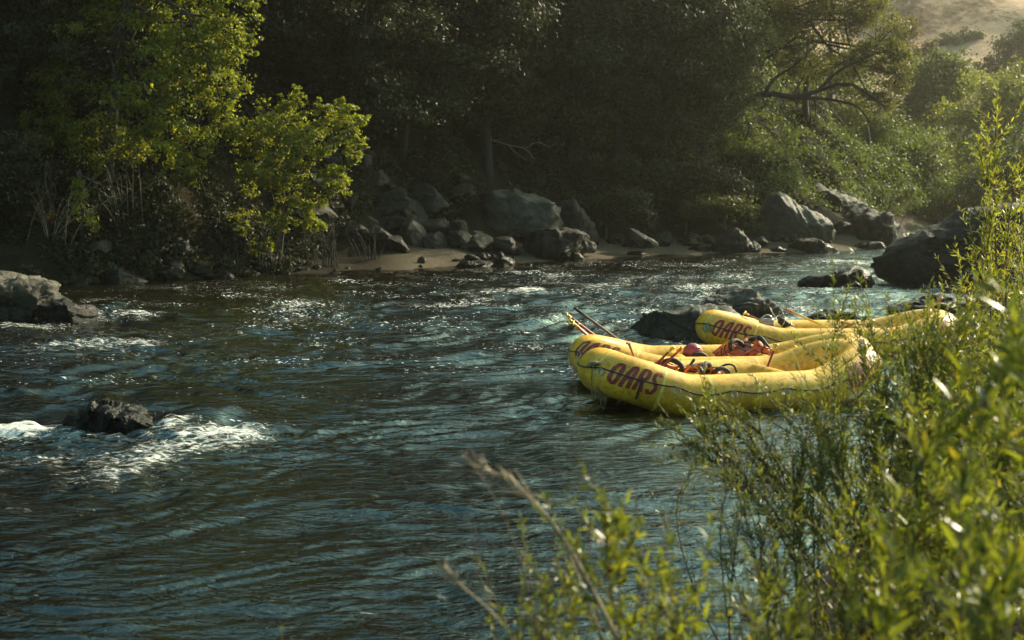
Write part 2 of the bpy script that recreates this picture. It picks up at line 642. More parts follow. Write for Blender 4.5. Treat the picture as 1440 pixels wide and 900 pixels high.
def build_water():
    NA, NR = 760, 860
    ang = np.linspace(-.62, .62, NA)
    rad = np.exp(np.linspace(math.log(6.0), math.log(105), NR))
    A, R = np.meshgrid(ang, rad)
    X, Y = R * np.sin(A), R * np.cos(A)
    sh = X.shape
    chop, foam, bump = water_fields(X, Y)
    P = np.stack([X.ravel(), Y.ravel(), 0 * X.ravel()], 1)
    warp = np.stack([fbm(P * .22, 3), fbm(P * .22 + 40, 3)], 1) * 1.6
    xw, yw = X.ravel() + warp[:, 0], Y.ravel() + warp[:, 1]
    Z = np.zeros(X.size)
    rs = np.random.RandomState(5)
    space = R.ravel() * math.log(105 / 6.0) / NR
    nw = 84
    for k in range(nw):
        lam = .13 * (3.2 / .13) ** (k / (nw - 1)) * rs.uniform(.88, 1.12)
        th = PI / 2 + rs.normal(0.12, .36 + .35 * (lam > .5))
        kx, ky = math.cos(th) * 2 * PI / lam, math.sin(th) * 2 * PI / lam
        slope = .30 * math.sqrt(2 / nw) * (1.3 if lam < .8 else .65 if lam < 1.5 else .32)
        amp = slope * lam / (2 * PI)
        att = sstep(2.5, 5, lam / space)
        ph = rs.uniform(0, 2 * PI)
        env = .12 + 1.75 * sstep(-.15, .55, perlin(P * np.array([.28, .5, 1]) / max(lam, .45) ** .8 + k * 3.1))
        Z += amp * att * env * np.sin(kx * xw + ky * yw + ph)
    # short crossing chop made of drifting ridges
    for (sx, sy, a) in ((.8, 1.9, .018), (1.7, 4.2, .019), (3.4, 8.0, .0095)):
        Q = np.stack([xw * sx, yw * sy, 0 * xw + sx], 1)
        att = sstep(2.0, 4, 1 / (sy * space))
        Z += a * att * (1 - 2 * np.abs(perlin(Q)))
    Z = Z * chop.ravel()
    f = np.clip(foam, 0, 2).ravel()
    boil = perlin(np.stack([X.ravel() * 3.2, Y.ravel() * 4.5, 0 * Z + 9], 1)) + .6 * perlin(np.stack([X.ravel() * 8, Y.ravel() * 9, 0 * Z + 2], 1))
    Z += bump.ravel() + np.clip(f, 0, 1) * boil * .04
    V = np.stack([X.ravel(), Y.ravel(), Z], 1)
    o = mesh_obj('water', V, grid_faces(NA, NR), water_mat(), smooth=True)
    at_ = o.data.attributes.new('foam', 'FLOAT', 'POINT')
    at_.data.foreach_set('value', np.clip(foam, 0, 1.5).ravel().astype(np.float32))
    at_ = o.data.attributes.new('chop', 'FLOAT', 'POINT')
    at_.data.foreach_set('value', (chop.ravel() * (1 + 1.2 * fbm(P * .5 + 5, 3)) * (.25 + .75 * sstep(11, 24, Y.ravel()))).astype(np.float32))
    structure(o)


def water_mat():
    m, N, L, B = new_mat('river_water')
    g = N.new('ShaderNodeNewGeometry')
    mp = N.new('ShaderNodeMapping')
    mp.inputs['Scale'].default_value = (1, 2.3, 1)
    mp.inputs['Rotation'].default_value = (0, 0, math.radians(-6))
    L.new(g.outputs['Position'], mp.inputs['Vector'])
    n1 = noise(N, L, mp.outputs[0], 2.6, 3, .55, .5)
    n2 = noise(N, L, mp.outputs[0], 9, 3, .6, .3)
    b1 = N.new('ShaderNodeBump')
    b1.inputs['Strength'].default_value = .4
    b1.inputs['Distance'].default_value = .10
    L.new(n1.outputs['Fac'], b1.inputs['Height'])
    b2 = N.new('ShaderNodeBump')
    b2.inputs['Strength'].default_value = .42
    b2.inputs['Distance'].default_value = .03
    L.new(n2.outputs['Fac'], b2.inputs['Height'])
    L.new(b1.outputs[0], b2.inputs['Normal'])
    L.new(b2.outputs[0], B.inputs['Normal'])
    B.inputs['Base Color'].default_value = (.0055, .0043, .0019, 1)
    B.inputs['Roughness'].default_value = .03
    B.inputs['IOR'].default_value = 1.8
    B.inputs['Specular Tint'].default_value = (.62, 1.0, .98, 1)
    # foam: broken white water where the current breaks
    at_ = N.new('ShaderNodeAttribute')
    at_.attribute_name = 'foam'
    mp2 = N.new('ShaderNodeMapping')
    mp2.inputs['Scale'].default_value = (.75, 1.7, 1)
    mp2.inputs['Rotation'].default_value = (0, 0, math.radians(-8))
    L.new(g.outputs['Position'], mp2.inputs['Vector'])
    fn = noise(N, L, mp2.outputs[0], 6.5, 9, .8, 1.0)
    fm = N.new('ShaderNodeMath')
    fm.operation = 'MULTIPLY_ADD'
    fm.inputs[1].default_value = 5.6
    fm.inputs[2].default_value = -2.95
    L.new(fn.outputs['Fac'], fm.inputs[0])
    ad = N.new('ShaderNodeMath')
    ad.operation = 'ADD'
    L.new(fm.outputs[0], ad.inputs[0])
    L.new(at_.outputs['Fac'], ad.inputs[1])
    mr = N.new('ShaderNodeMapRange')
    mr.inputs['From Min'].default_value = .62
    mr.inputs['From Max'].default_value = 1.3
    mr.inputs['To Max'].default_value = .92
    L.new(ad.outputs[0], mr.inputs['Value'])
    fo = N.new('ShaderNodeBsdfPrincipled')
    fo.inputs['Base Color'].default_value = (.78, .78, .74, 1)
    fo.inputs['Roughness'].default_value = .6
    b3 = N.new('ShaderNodeBump')
    b3.inputs['Strength'].default_value = .8
    b3.inputs['Distance'].default_value = .05
    L.new(fn.outputs['Fac'], b3.inputs['Height'])
    L.new(b3.outputs[0], fo.inputs['Normal'])
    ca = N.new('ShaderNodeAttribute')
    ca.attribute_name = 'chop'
    fk = noise(N, L, mp.outputs[0], 11, 2, .5, .6)  # white flecks painted into the colour for sun sparkle on choppy water
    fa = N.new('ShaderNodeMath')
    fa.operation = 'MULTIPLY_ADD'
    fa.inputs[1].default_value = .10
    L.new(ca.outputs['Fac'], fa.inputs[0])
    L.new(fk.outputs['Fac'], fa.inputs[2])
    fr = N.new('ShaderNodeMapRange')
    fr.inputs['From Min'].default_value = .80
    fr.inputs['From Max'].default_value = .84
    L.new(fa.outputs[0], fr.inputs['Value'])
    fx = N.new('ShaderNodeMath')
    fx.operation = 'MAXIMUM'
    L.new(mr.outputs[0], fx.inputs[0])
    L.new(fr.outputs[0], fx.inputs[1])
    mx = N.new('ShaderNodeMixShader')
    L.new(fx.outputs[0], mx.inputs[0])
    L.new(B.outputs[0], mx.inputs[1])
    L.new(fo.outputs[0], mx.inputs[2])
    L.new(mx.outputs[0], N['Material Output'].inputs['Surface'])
    return m


build_water()

# ------------------------------------------------------------------ air
def build_haze():
    v = np.array([[x, y, z] for z in (-4.0, 125.0) for (x, y) in ((-125, -35), (300, -35), (300, 340), (-125, 340))], float)
    q = np.array([[3, 2, 1, 0], [4, 5, 6, 7], [0, 1, 5, 4], [1, 2, 6, 5], [2, 3, 7, 6], [3, 0, 4, 7]])
    m = bpy.data.materials.new('valley_haze')
    m.use_nodes = True
    N, L = m.node_tree.nodes, m.node_tree.links
    N.remove(N['Principled BSDF'])
    pv = N.new('ShaderNodeVolumePrincipled')
    pv.inputs['Color'].default_value = (1.0, .92, .79, 1)
    pv.inputs['Density'].default_value = .0003
    pv.inputs['Anisotropy'].default_value = .72
    L.new(pv.outputs[0], N['Material Output'].inputs['Volume'])
    o = mesh_obj('haze', v, q, m)
    o['kind'] = 'stuff'


build_haze()


# ------------------------------------------------------------------ rocks
def ico(sub):
    import bmesh
    bm = bmesh.new()
    bmesh.ops.create_icosphere(bm, subdivisions=sub, radius=1)
    v = np.array([p.co[:] for p in bm.verts])
    f = np.array([[p.index for p in q.verts] for q in bm.faces])
    bm.free()
    return v, f


ICO = {s: ico(s) for s in (3, 4, 5, 6)}


def rock_rough(v, dims, seed, rough, sub):
    """fractures and grain on a rock of the given size, in place"""
    s = max(dims)
    n = v / (np.linalg.norm(v, axis=1)[:, None] + 1e-9)
    o = seed * 7.13
    big = fbm(v / s * 1.7 + o, 3)
    # flat-faced fractures: steps of a slanted noise
    rs = np.random.RandomState(seed)
    for k in range(3):
        d = rs.normal(size=3)
        d /= np.linalg.norm(d)
        t = (v @ d) / s * rs.uniform(4, 7) + fbm(v / s * 1.3 + o + k, 2) * 1.2
        saw = t - np.floor(t)
        v = v + n * ((saw - .5) * .045 * rough * s)[:, None]
    fine = fbm(v / s * 6 + o, 4, .6)
    return v + n * ((big * .13 + fine * .035) * rough * s)[:, None]


def rock(label, outline, Y, depth=.8, mat='rock', rough=1.0, seed=1, sub=5, group=None, cat='rock', name='boulder', smooth=True):
    """a boulder whose silhouette is given as photo points standing at the distance Y; depth is its half thickness as a share of its width"""
    P = np.array([at(px, py, Y) for px, py in outline])[:, [0, 2]]
    w = P[:, 0].max() - P[:, 0].min()
    hgt = P[:, 1].max() - P[:, 1].min()
    c = np.array([(P[:, 0].max() + P[:, 0].min()) / 2, P[:, 1].min() + hgt * .35])
    Q = P - c
    # radius of the outline for every direction
    th = np.linspace(-PI, PI, 361)
    rad = np.zeros(361)
    for k, t in enumerate(th):
        d = np.array([math.cos(t), math.sin(t)])
        best = 0
        for a in range(len(Q)):
            p, q = Q[a], Q[(a + 1) % len(Q)]
            e = q - p
            den = d[0] * e[1] - d[1] * e[0]
            if abs(den) < 1e-9:
                continue
            r = (p[0] * e[1] - p[1] * e[0]) / den
            u = (p[0] * d[1] - p[1] * d[0]) / den
            if r > 0 and -1e-6 <= u <= 1 + 1e-6:
                best = max(best, r)
        rad[k] = best
    rad = np.maximum(rad, .05 * w)
    v0, f = ICO[sub]
    rs = np.random.RandomState(seed)
    # facets: cut the sphere by some planes first
    r = np.ones(len(v0)) * 1.0
    for k in range(9):
        d = rs.normal(size=3)
        d /= np.linalg.norm(d)
        dd = v0 @ d
        r = np.where(dd > .05, np.minimum(r, rs.uniform(.72, .95) / np.maximum(dd, .05)), r)
    t = np.arctan2(v0[:, 2], v0[:, 0])
    rho = np.sqrt(v0[:, 0] ** 2 + v0[:, 2] ** 2)
    R = np.interp(t, th, rad)
    r2 = .5 + .5 * r
    hd = depth * w
    v = np.stack([rho ** .8 * R * np.cos(t), v0[:, 1] * hd * r2, rho ** .8 * R * np.sin(t)], 1)
    # lean the face back a little so the top catches the light
    v[:, 1] += v[:, 2] * .18
    for k in range(12):
        d = np.array([rs.normal(0, .6), -abs(rs.normal(.9, .35)), rs.normal(-.1, .3)])
        d /= np.linalg.norm(d)
        t_ = v @ d
        off = np.quantile(t_, rs.uniform(.80, .96))
        v = v - d * (np.maximum(t_ - off, 0) * .93)[:, None]
    v = rock_rough(v, (w, hd * 2, hgt), seed, rough * .8, sub)
    v[:, 2] *= Q[:, 1].max() / max(v[:, 2].max(), .01)
    v[:, 0] = np.where(v[:, 0] > 0, v[:, 0] * Q[:, 0].max() / v[:, 0].max(), v[:, 0] * Q[:, 0].min() / v[:, 0].min())
    base = (c[0], Y, c[1])
    o = mesh_obj(name, v, f, M[mat], smooth=smooth)
    o.location = base
    tag(o, label, cat, group)
    return o


def small_rock_mesh(seed, sub=3):
    v0, f = ICO[sub]
    rs = np.random.RandomState(seed)
    r = np.ones(len(v0))
    for k in range(13):
        d = rs.normal(size=3)
        d /= np.linalg.norm(d)
        dd = v0 @ d
        r = np.where(dd > .05, np.minimum(r, rs.uniform(.45, .85) / np.maximum(dd, .05)), r)
    v = v0 * r[:, None] * np.array([1.25, .95, .8])
    v = v + v0 * (fbm(v0 * 2.2 + seed, 4) * .06)[:, None]
    return v, f


rock('large sunlit grey boulder at the river edge with white water below it', [(-75, 458), (-72, 392), (-20, 384), (20, 381), (48, 385), (62, 400), (66, 418), (84, 430), (88, 455)], 30, .5, 'rock_brown', .9, 11, 6)
rock('low wet black rock trailing off the sunlit grey boulder', [(50, 452), (58, 426), (88, 420), (116, 427), (130, 440), (132, 456)], 29.6, .6, 'rock_dark', 1.2, 12, 5)
rock('small dark wet rock midstream with white water pouring past it', [(84, 625), (98, 598), (108, 570), (128, 559), (160, 563), (192, 573), (208, 585), (226, 600), (232, 625)], 16.8, .55, 'rock_wet', 1.2, 13, 6)
rock('broad dark flat topped rock behind the bow of the far raft', [(884, 508), (891, 470), (912, 446), (940, 436), (985, 428), (1030, 436), (1062, 462), (1070, 508)], 26.6, .5, 'rock_brown', .6, 14, 6)
rock('pointed dark rock with a sunlit ridge behind the far raft', [(970, 490), (996, 428), (1012, 408), (1030, 404), (1060, 420), (1090, 438), (1116, 458), (1126, 490)], 27.2, .5, 'rock_brown', .55, 15, 6)
rock('low dark rock showing over the middle of the far raft', [(1128, 470), (1145, 449), (1172, 436), (1196, 440), (1218, 458), (1225, 470)], 29, .5, 'rock_dark', .9, 16, 5)
rock('flat dark rock midstream with sunlit top, water all round it', [(1124, 408), (1148, 388), (1185, 381), (1205, 374), (1222, 385), (1234, 408)], 39, .5, 'rock_dark', .9, 17, 5)
rock('huge dark boulder at the water edge behind the tall sapling', [(1235, 408), (1246, 378), (1274, 352), (1305, 330), (1345, 316), (1380, 294), (1440, 284), (1500, 296), (1520, 408)], 39.4, .42, 'rock_dark', .7, 18, 6)
rock('tall back of the huge dark boulder, a second block behind the tall sapling', [(1325, 408), (1334, 340), (1378, 294), (1440, 280), (1500, 288), (1540, 408)], 41, .4, 'rock_dark', .6, 58, 5)
rock('low brown rock on the near bank under the huge dark boulder', [(1252, 442), (1275, 428), (1300, 418), (1340, 414), (1382, 428), (1396, 445)], 31, .6, 'rock_dark', .9, 19, 5)
rock('big pale grey boulder with a rounded back on the far bank below the oaks', [(1066, 345), (1070, 292), (1080, 272), (1100, 269), (1120, 281), (1146, 304), (1166, 325), (1182, 345)], 59.5, .5, 'rock_pale', .7, 20, 5)
rock('grey pyramid shaped rock at the far water edge', [(994, 362), (1010, 335), (1036, 319), (1050, 334), (1072, 362)], 57, .5, 'rock', .6, 21, 5)
rock('low grey rock at the water edge right of the pale boulder', [(1105, 361), (1128, 336), (1150, 335), (1190, 361)], 57.5, .5, 'rock', .8, 22, 5)
rock('dark slanting boulder leaning behind the big pale boulder', [(1125, 345), (1136, 262), (1155, 257), (1185, 274), (1216, 290), (1225, 345)], 64, .5, 'rock_dark', .8, 23, 5)
rock('dark brown boulder beside the upstream rapids', [(1175, 358), (1188, 306), (1214, 290), (1245, 292), (1258, 310), (1276, 326), (1284, 358)], 62, .5, 'rock_dark', .8, 24, 5)
rock('pale sloping slab on top of the dark slanting boulder', [(1156, 290), (1166, 264), (1200, 267), (1222, 286), (1226, 300)], 67, .6, 'rock', .8, 25, 4)
rock('small dark rock at the foot of the upstream rapids', [(1190, 358), (1206, 344), (1232, 339), (1248, 358)], 60, .5, 'rock_dark', .9, 26, 4)
rock('big pale boulder at the top of the sandy beach', [(668, 345), (670, 292), (690, 267), (722, 264), (752, 280), (778, 300), (792, 322), (794, 345)], 54.5, .5, 'rock_pale', .8, 27, 5)
rock('rounded dark boulder at the end of the sandy beach', [(734, 362), (744, 328), (780, 318), (815, 330), (838, 350), (842, 362)], 52.4, .5, 'rock_dark', .7, 28, 5)
rock('grey sloping boulder behind the rounded dark boulder', [(772, 350), (776, 288), (808, 278), (832, 300), (846, 350)], 56.5, .5, 'rock', .8, 29, 5)
rock('tall grey block at the top of the rubble slope', [(522, 300), (528, 242), (546, 229), (576, 231), (594, 246), (598, 300)], 56, .5, 'rock', .8, 30, 5)
rock('wide grey block beside the tall one on the rubble slope', [(590, 310), (594, 262), (620, 248), (656, 254), (668, 310)], 56.6, .5, 'rock', .8, 31, 5)
rock('grey boulder at the foot of the small sunlit tree', [(448, 330), (456, 278), (478, 267), (492, 290), (496, 330)], 51.5, .5, 'rock', .9, 32, 4)
rock('squat grey rock below the tall block in the rubble', [(472, 334), (488, 302), (515, 304), (536, 334)], 51, .5, 'rock', .9, 33, 4)
rock('low grey rock at the back edge of the sand', [(584, 350), (598, 326), (630, 324), (650, 350)], 52, .5, 'rock', .9, 34, 4)
rock('grey flat rock between the sand and the big pale boulder', [(634, 356), (644, 330), (668, 329), (694, 356)], 51.6, .5, 'rock', .9, 35, 4)
rock('small cracked rock just left of the rounded dark boulder', [(686, 358), (700, 334), (718, 332), (734, 358)], 51.6, .5, 'rock', 1, 36, 4)
rock('knobbly dark rock on the waterline at the tip of the beach', [(682, 380), (694, 360), (704, 354), (716, 364), (722, 380)], 48.6, .5, 'rock_dark', 1.1, 37, 4)
rock('long low dark rock on the waterline below the beach', [(630, 384), (650, 370), (676, 366), (700, 376), (704, 384)], 48, .5, 'rock_dark', 1.1, 38, 4)
rock('slanted pale slab lying by the water below the oaks', [(878, 345), (888, 321), (900, 326), (922, 340), (926, 348)], 55, .5, 'rock', .9, 39, 4)
rock('flat faint grey rock under the overhanging big tree', [(124, 406), (140, 385), (170, 376), (200, 391), (210, 406)], 41, .5, 'rock', .8, 40, 4)
rock('small white splashed rock off the tip of the beach', [(798, 370), (804, 354), (814, 357), (822, 370)], 52, .6, 'rock', 1, 41, 3)
rock('grey wedge rock on the sandbar below the pale boulder', [(1075, 360), (1080, 350), (1095, 346), (1108, 352), (1112, 362)], 57.2, .5, 'rock', .9, 42, 3)
rock('brown boulder half buried under the oak trunk', [(930, 320), (940, 285), (975, 270), (1010, 282), (1025, 320)], 61, .5, 'rock_dark', .9, 43, 4)

# rubble: countable stones of the slope and shore, sharing a few shapes
RUB = [small_rock_mesh(100 + k) for k in range(6)]
rub_me = []
for k, (v, f) in enumerate(RUB):
    o = mesh_obj('rubble_stone', v, f, M['rock'] if k < 4 else M['rock_dark'], smooth=False)
    rub_me.append(o.data)
    bpy.data.objects.remove(o)
rs = np.random.RandomState(21)


def rubble(n, px0, px1, py0, py1, Y0, Y1, smin, smax, label, group):
    for k in range(n):
        px = rs.uniform(px0, px1)
        t = rs.uniform()
        x = (px - 720) / 2000 * 50
        Y = float(np.interp(x, FX, FY)) + Y0 + (Y1 - Y0) * t
        x = (px - 720) / 2000 * Y
        s = rs.uniform(smin, smax) ** 1.0
        o = bpy.data.objects.new('stone', rub_me[rs.randint(6)])
        C.objects.link(o)
        o.location = (x, Y, gz(x, Y) + s * .2)
        o.rotation_euler = (rs.uniform(-.5, .5), rs.uniform(-.5, .5), rs.uniform(0, 6.28))
        o.scale = (s * rs.uniform(.8, 1.4), s, s * rs.uniform(.7, 1.1))
        tag(o, label, 'stone', group)


rubble(36, 430, 700, 0, 0, 2.5, 7.0, .3, .85, 'loose grey stone in the rubble slope above the beach', 'stones of the rubble slope')
rubble(22, 380, 720, 0, 0, 0.1, 1.2, .08, .3, 'small dark stone along the wet edge of the beach', 'stones along the beach edge')
rubble(24, 840, 1070, 0, 0, 1, 5, .15, .55, 'shaded stone on the bank under the oaks', 'stones under the oaks')
rubble(14, 1060, 1270, 0, 0, 0, 5, .15, .5, 'stone wedged between the boulders by the rapids', 'stones by the rapids')
rubble(16, 120, 420, 0, 0, 0.2, 3, .15, .5, 'dim stone on the bank under the overhanging trees', 'stones under the overhanging trees')


# ------------------------------------------------------------------ trees
def leaves_mesh(P, nrm, size, rs, aspect=.5, jit=.9):
    """one kite-shaped leaf per point, folded along its midrib"""
    n = len(P)
    nrm = nrm + rs.normal(size=(n, 3)) * jit
    nrm /= np.linalg.norm(nrm, axis=1)[:, None] + 1e-9
    d = rs.normal(size=(n, 3)) + np.array([0, 0, -.25])
    d -= (d * nrm).sum(1)[:, None] * nrm
    d /= np.linalg.norm(d, axis=1)[:, None] + 1e-9
    s = np.cross(nrm, d)
    L = size * rs.uniform(.6, 1.35, n)[:, None]
    W = L * aspect
    v = np.stack([P - d * L * .5, P + s * W * .5 - nrm * W * .12, P + d * L * .5, P - s * W * .5 - nrm * W * .12], 1).reshape(-1, 3)
    q = np.arange(4 * n).reshape(n, 4)
    return v, q


def crown_points(clumps, n_total, rs, sub=9, spread=.36, shell=.75):
    """leaf points in sprays spread through ellipsoid clumps"""
    cl = np.array([c for c, r in clumps])
    ra = np.array([r for c, r in clumps])
    w = (ra.prod(1)) ** (2 / 3)
    w /= w.sum()
    pts, nr, twigs = [], [], []
    for k in range(len(cl)):
        m = max(8, int(n_total * w[k]))
        ns = max(4, int(sub * (m / 900) ** .5 * 3))
        d = rs.normal(size=(ns, 3))
        d /= np.linalg.norm(d, axis=1)[:, None]
        rr = shell + (1 - shell) * rs.uniform(-1.6, 1.25, ns)
        ctr = cl[k] + d * ra[k] * rr[:, None]
        wt = rs.uniform(.25, 1.6, ns) ** 1.5
        idx = rs.choice(ns, m, p=wt / wt.sum())
        r0 = ra[k].mean() * spread * rs.uniform(.5, 1.2, ns)
        p = ctr[idx] + rs.normal(size=(m, 3)) * (r0[idx] * .55)[:, None] * np.array([1.15, 1.15, .75])
        pts.append(p)
        q = (p - cl[k]) / ra[k]
        nr.append(q * .7 + np.array([0, 0, .55]))
        twigs += [(cl[k], c) for c in ctr]
    return np.concatenate(pts), np.concatenate(nr), twigs


def limb(g, a, b, r0, r1, rs, sag=.12, n=7, sides=6):
    a, b = np.asarray(a, float), np.asarray(b, float)
    L = np.linalg.norm(b - a)
    t = np.linspace(0, 1, n)[:, None]
    p = a * (1 - t) + b * t
    up = np.array([0, 0, 1.0])
    p = p + up * (np.sin(t * PI) * L * sag)
    w = rs.normal(size=(n, 3)) * L * .035
    w[0] = w[-1] = 0
    g.tube(p + w, r0 + (r1 - r0) * t[:, 0], sides, True)


def build_tree(root, base, top_h, clumps, rs, leaf, n_leaf, leaf_size, bark='bark', trunk_r=.2, lean=(0, 0), twig=True, aspect=.55, spread=.36, extra=None, sub=9, limb_n=None):
    """trunk with limbs reaching into every clump, crown of leaf sprays; coordinates local to root"""
    g = Geo()
    base = np.asarray(base, float)
    top = base + np.array([lean[0], lean[1], top_h])
    tp = bez([base - np.array([0, 0, .5]), base * .7 + top * .3 + rs.normal(size=3) * .12, base * .35 + top * .65 + rs.normal(size=3) * .15, top], 10)
    g.tube(tp, np.linspace(trunk_r * 1.15, trunk_r * .45, 10), 9)
    pts, nr, tw = crown_points(clumps, n_leaf, rs, sub=sub, spread=spread)
    for c, r in clumps:
        k = rs.randint(4, 10)
        limb(g, tp[k], np.asarray(c), trunk_r * .38, trunk_r * .12, rs)
    if twig:
        sel = tw if len(tw) < 160 else [tw[k] for k in rs.choice(len(tw), 160, False)]
        for a, b in sel:
            limb(g, a, b, trunk_r * .12, .008, rs, .05, 5, 4)
    for pl, r0, r1 in (extra or []):
        pl = bez(pl, 14)
        g.tube(pl, np.linspace(r0, r1, 14), 7)
    g.obj('trunk', M[bark], root)
    v, q = leaves_mesh(pts, nr, leaf_size, rs, aspect)
    mesh_obj('crown', v, q, M[leaf], root)


def auto_clumps(rs, w, h, z0, n, squash=.75):
    """clumps filling an egg-shaped crown of half width w from z0 up to z0+h"""
    out = []
    for k in range(n):
        t = (k + .5) / n
        z = z0 + h * (.12 + .8 * t)
        ww = w * math.sin(PI * (.18 + .74 * t)) ** .8
        a = k * 2.4 + rs.uniform(-.4, .4)
        rr = rs.uniform(.35, .8) * ww
        r = w * rs.uniform(.32, .5)
        out.append((np.array([math.cos(a) * rr, math.sin(a) * rr, z]), np.array([r, r, r * squash])))
    return out


# dark wood on the shaded slope: three trees built with their parts, then copied
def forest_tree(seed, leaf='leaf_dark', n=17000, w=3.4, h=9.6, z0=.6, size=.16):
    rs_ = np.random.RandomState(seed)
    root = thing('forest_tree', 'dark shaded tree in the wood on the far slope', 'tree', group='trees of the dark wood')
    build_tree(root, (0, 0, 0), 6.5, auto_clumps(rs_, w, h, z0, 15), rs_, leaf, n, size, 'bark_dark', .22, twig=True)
    return root


def copy_tree(o, loc, rz, s, label=None, group=None):
    c = o.copy()
    C.objects.link(c)
    c.location, c.rotation_euler, c.scale = loc, (0, 0, rz), (s, s, s)
    if label:
        c['label'] = label
    if group:
        c['group'] = group
    for ch in list(o.children):
        d = ch.copy()
        C.objects.link(d)
        d.parent = c
    return c


rf = np.random.RandomState(77)
protos = [forest_tree(31), forest_tree(32), forest_tree(33)]
spots = []
for px in range(-260, 1010, 74):
    for row, Yd in enumerate((11, 17, 24)):
        p2 = px + row * 25 + rf.uniform(-18, 18)
        X0 = (p2 - 720) / 2000 * 60
        Y = float(np.interp(X0, FX, FY)) + Yd + rf.uniform(-1.2, 1.2)
        spots.append(((p2 - 720) / 2000 * Y, Y))
for p2 in range(500, 960, 62):
    X0 = (p2 - 720) / 2000 * 57
    Y = float(np.interp(X0, FX, FY)) + rf.uniform(7.6, 8.8)
    spots.append(((p2 - 720) / 2000 * Y, Y))
for p2 in range(-60, 200, 80):
    X0 = (p2 - 720) / 2000 * 48
    Y = float(np.interp(X0, FX, FY)) + rf.uniform(6.0, 7.0)
    spots.append(((p2 - 720) / 2000 * Y, Y))
for X, Y in ((-26, 40.5), (-22, 44), (-30, 46), (-36, 44)):
    spots.append((X, Y))
first = [True] * 3
for i, (x, y) in enumerate(spots):
    k = i % 3
    loc = (x, y, gz(x, y) - .2)
    rz, s = rf.uniform(0, 6.28), rf.uniform(.85, 1.25)
    if first[k]:
        first[k] = False
        protos[k].location, protos[k].rotation_euler, protos[k].scale = loc, (0, 0, rz), (s, s, s)
    else:
        copy_tree(protos[k], loc, rz, s)


def clumps_px(lst, Y, dY=.0):
    """clumps listed as photo centre and half sizes in pixels, plus a depth offset in metres"""
    out = []
    for (px, py, rx, ry, dy) in lst:
        y = Y + dy
        p = at(px, py, y)
        out.append((p, np.array([rx, (rx + ry) * .5, ry]) / 2000 * y))
    return out


def placed_tree(name, label, cat, px, Y, clumps, **kw):
    x = (px - 720) / 2000 * Y
    z = gz(x, Y)
    root = thing(name, label, cat, (x, Y, z))
    cl = [(c - np.array([x, Y, z]), r) for c, r in clumps_px(clumps, Y)]
    ex = kw.pop('extra_px', None)
    if ex:
        kw['extra'] = [([at(*p) - np.array([x, Y, z]) for p in pl], r0, r1) for pl, r0, r1 in ex]
    build_tree(root, (0, 0, 0), kw.pop('top'), cl, np.random.RandomState(kw.pop('seed')), kw.pop('leaf'), kw.pop('n'), kw.pop('size'), **kw)
    return root


placed_tree('riverside_tree', 'tall bright green tree leaning over the far bank at the left', 'tree', 150, 44.5,
            [(250, 60, 75, 60, 0), (320, 40, 48, 40, .6), (300, 120, 52, 40, .2), (200, 130, 75, 45, -.6), (110, 30, 60, 50, 0), (200, -20, 90, 60, .5), (290, -60, 80, 60, 1),
             (90, 110, 50, 45, .4), (240, 190, 60, 40, -.8), (150, 200, 70, 38, -.3), (320, 170, 32, 30, -.5), (255, 240, 36, 26, -1.0), (70, 180, 45, 45, .8), (100, -90, 110, 70, .5), (220, -140, 110, 60, .5),
             (345, 60, 24, 20, .6), (350, -10, 30, 26, .6)],
            top=7.5, seed=51, leaf='leaf_light', n=58000, size=.125, bark='bark', trunk_r=.17, lean=(1.2, 0), spread=.22, sub=10)
placed_tree('riverside_tree', 'small bushy yellow green tree glowing in the sun beside the rubble slope', 'tree', 388, 45.2,
            [(400, 175, 44, 38, 0), (355, 200, 32, 34, .2), (440, 205, 38, 42, -.2), (487, 175, 26, 30, 0), (498, 215, 22, 24, 0), (390, 240, 42, 36, -.4), (470, 250, 32, 28, -.2), (425, 285, 36, 24, -.3), (410, 140, 22, 18, 0), (455, 160, 22, 22, .3), (350, 250, 26, 28, 0), (508, 168, 13, 12, 0), (478, 148, 12, 12, 0), (342, 310, 24, 20, -.2), (388, 312, 30, 20, -.4), (440, 318, 22, 15, 0), (370, 345, 26, 14, -.2)],
            top=3.6, seed=52, leaf='leaf_light', n=21000, size=.11, bark='bark', trunk_r=.06, lean=(.6, 0), spread=.22, sub=10)
placed_tree('oak_tree', 'dense dark oak with a sun rimmed right edge on the far bank', 'tree', 985, 63,
            [(1000, 40, 75, 60, 0), (1045, 60, 42, 55, 0), (960, 100, 70, 55, -.6), (1030, 120, 42, 45, -.3), (900, 60, 70, 60, .5), (880, 150, 60, 50, 0), (950, 175, 60, 40, -1), (1010, 170, 42, 32, -.4), (1000, -50, 90, 60, 0), (900, -50, 90, 60, 1)],
            top=7.0, seed=53, leaf='leaf_oak', n=52000, size=.14, bark='bark_dark', trunk_r=.3, spread=.34)
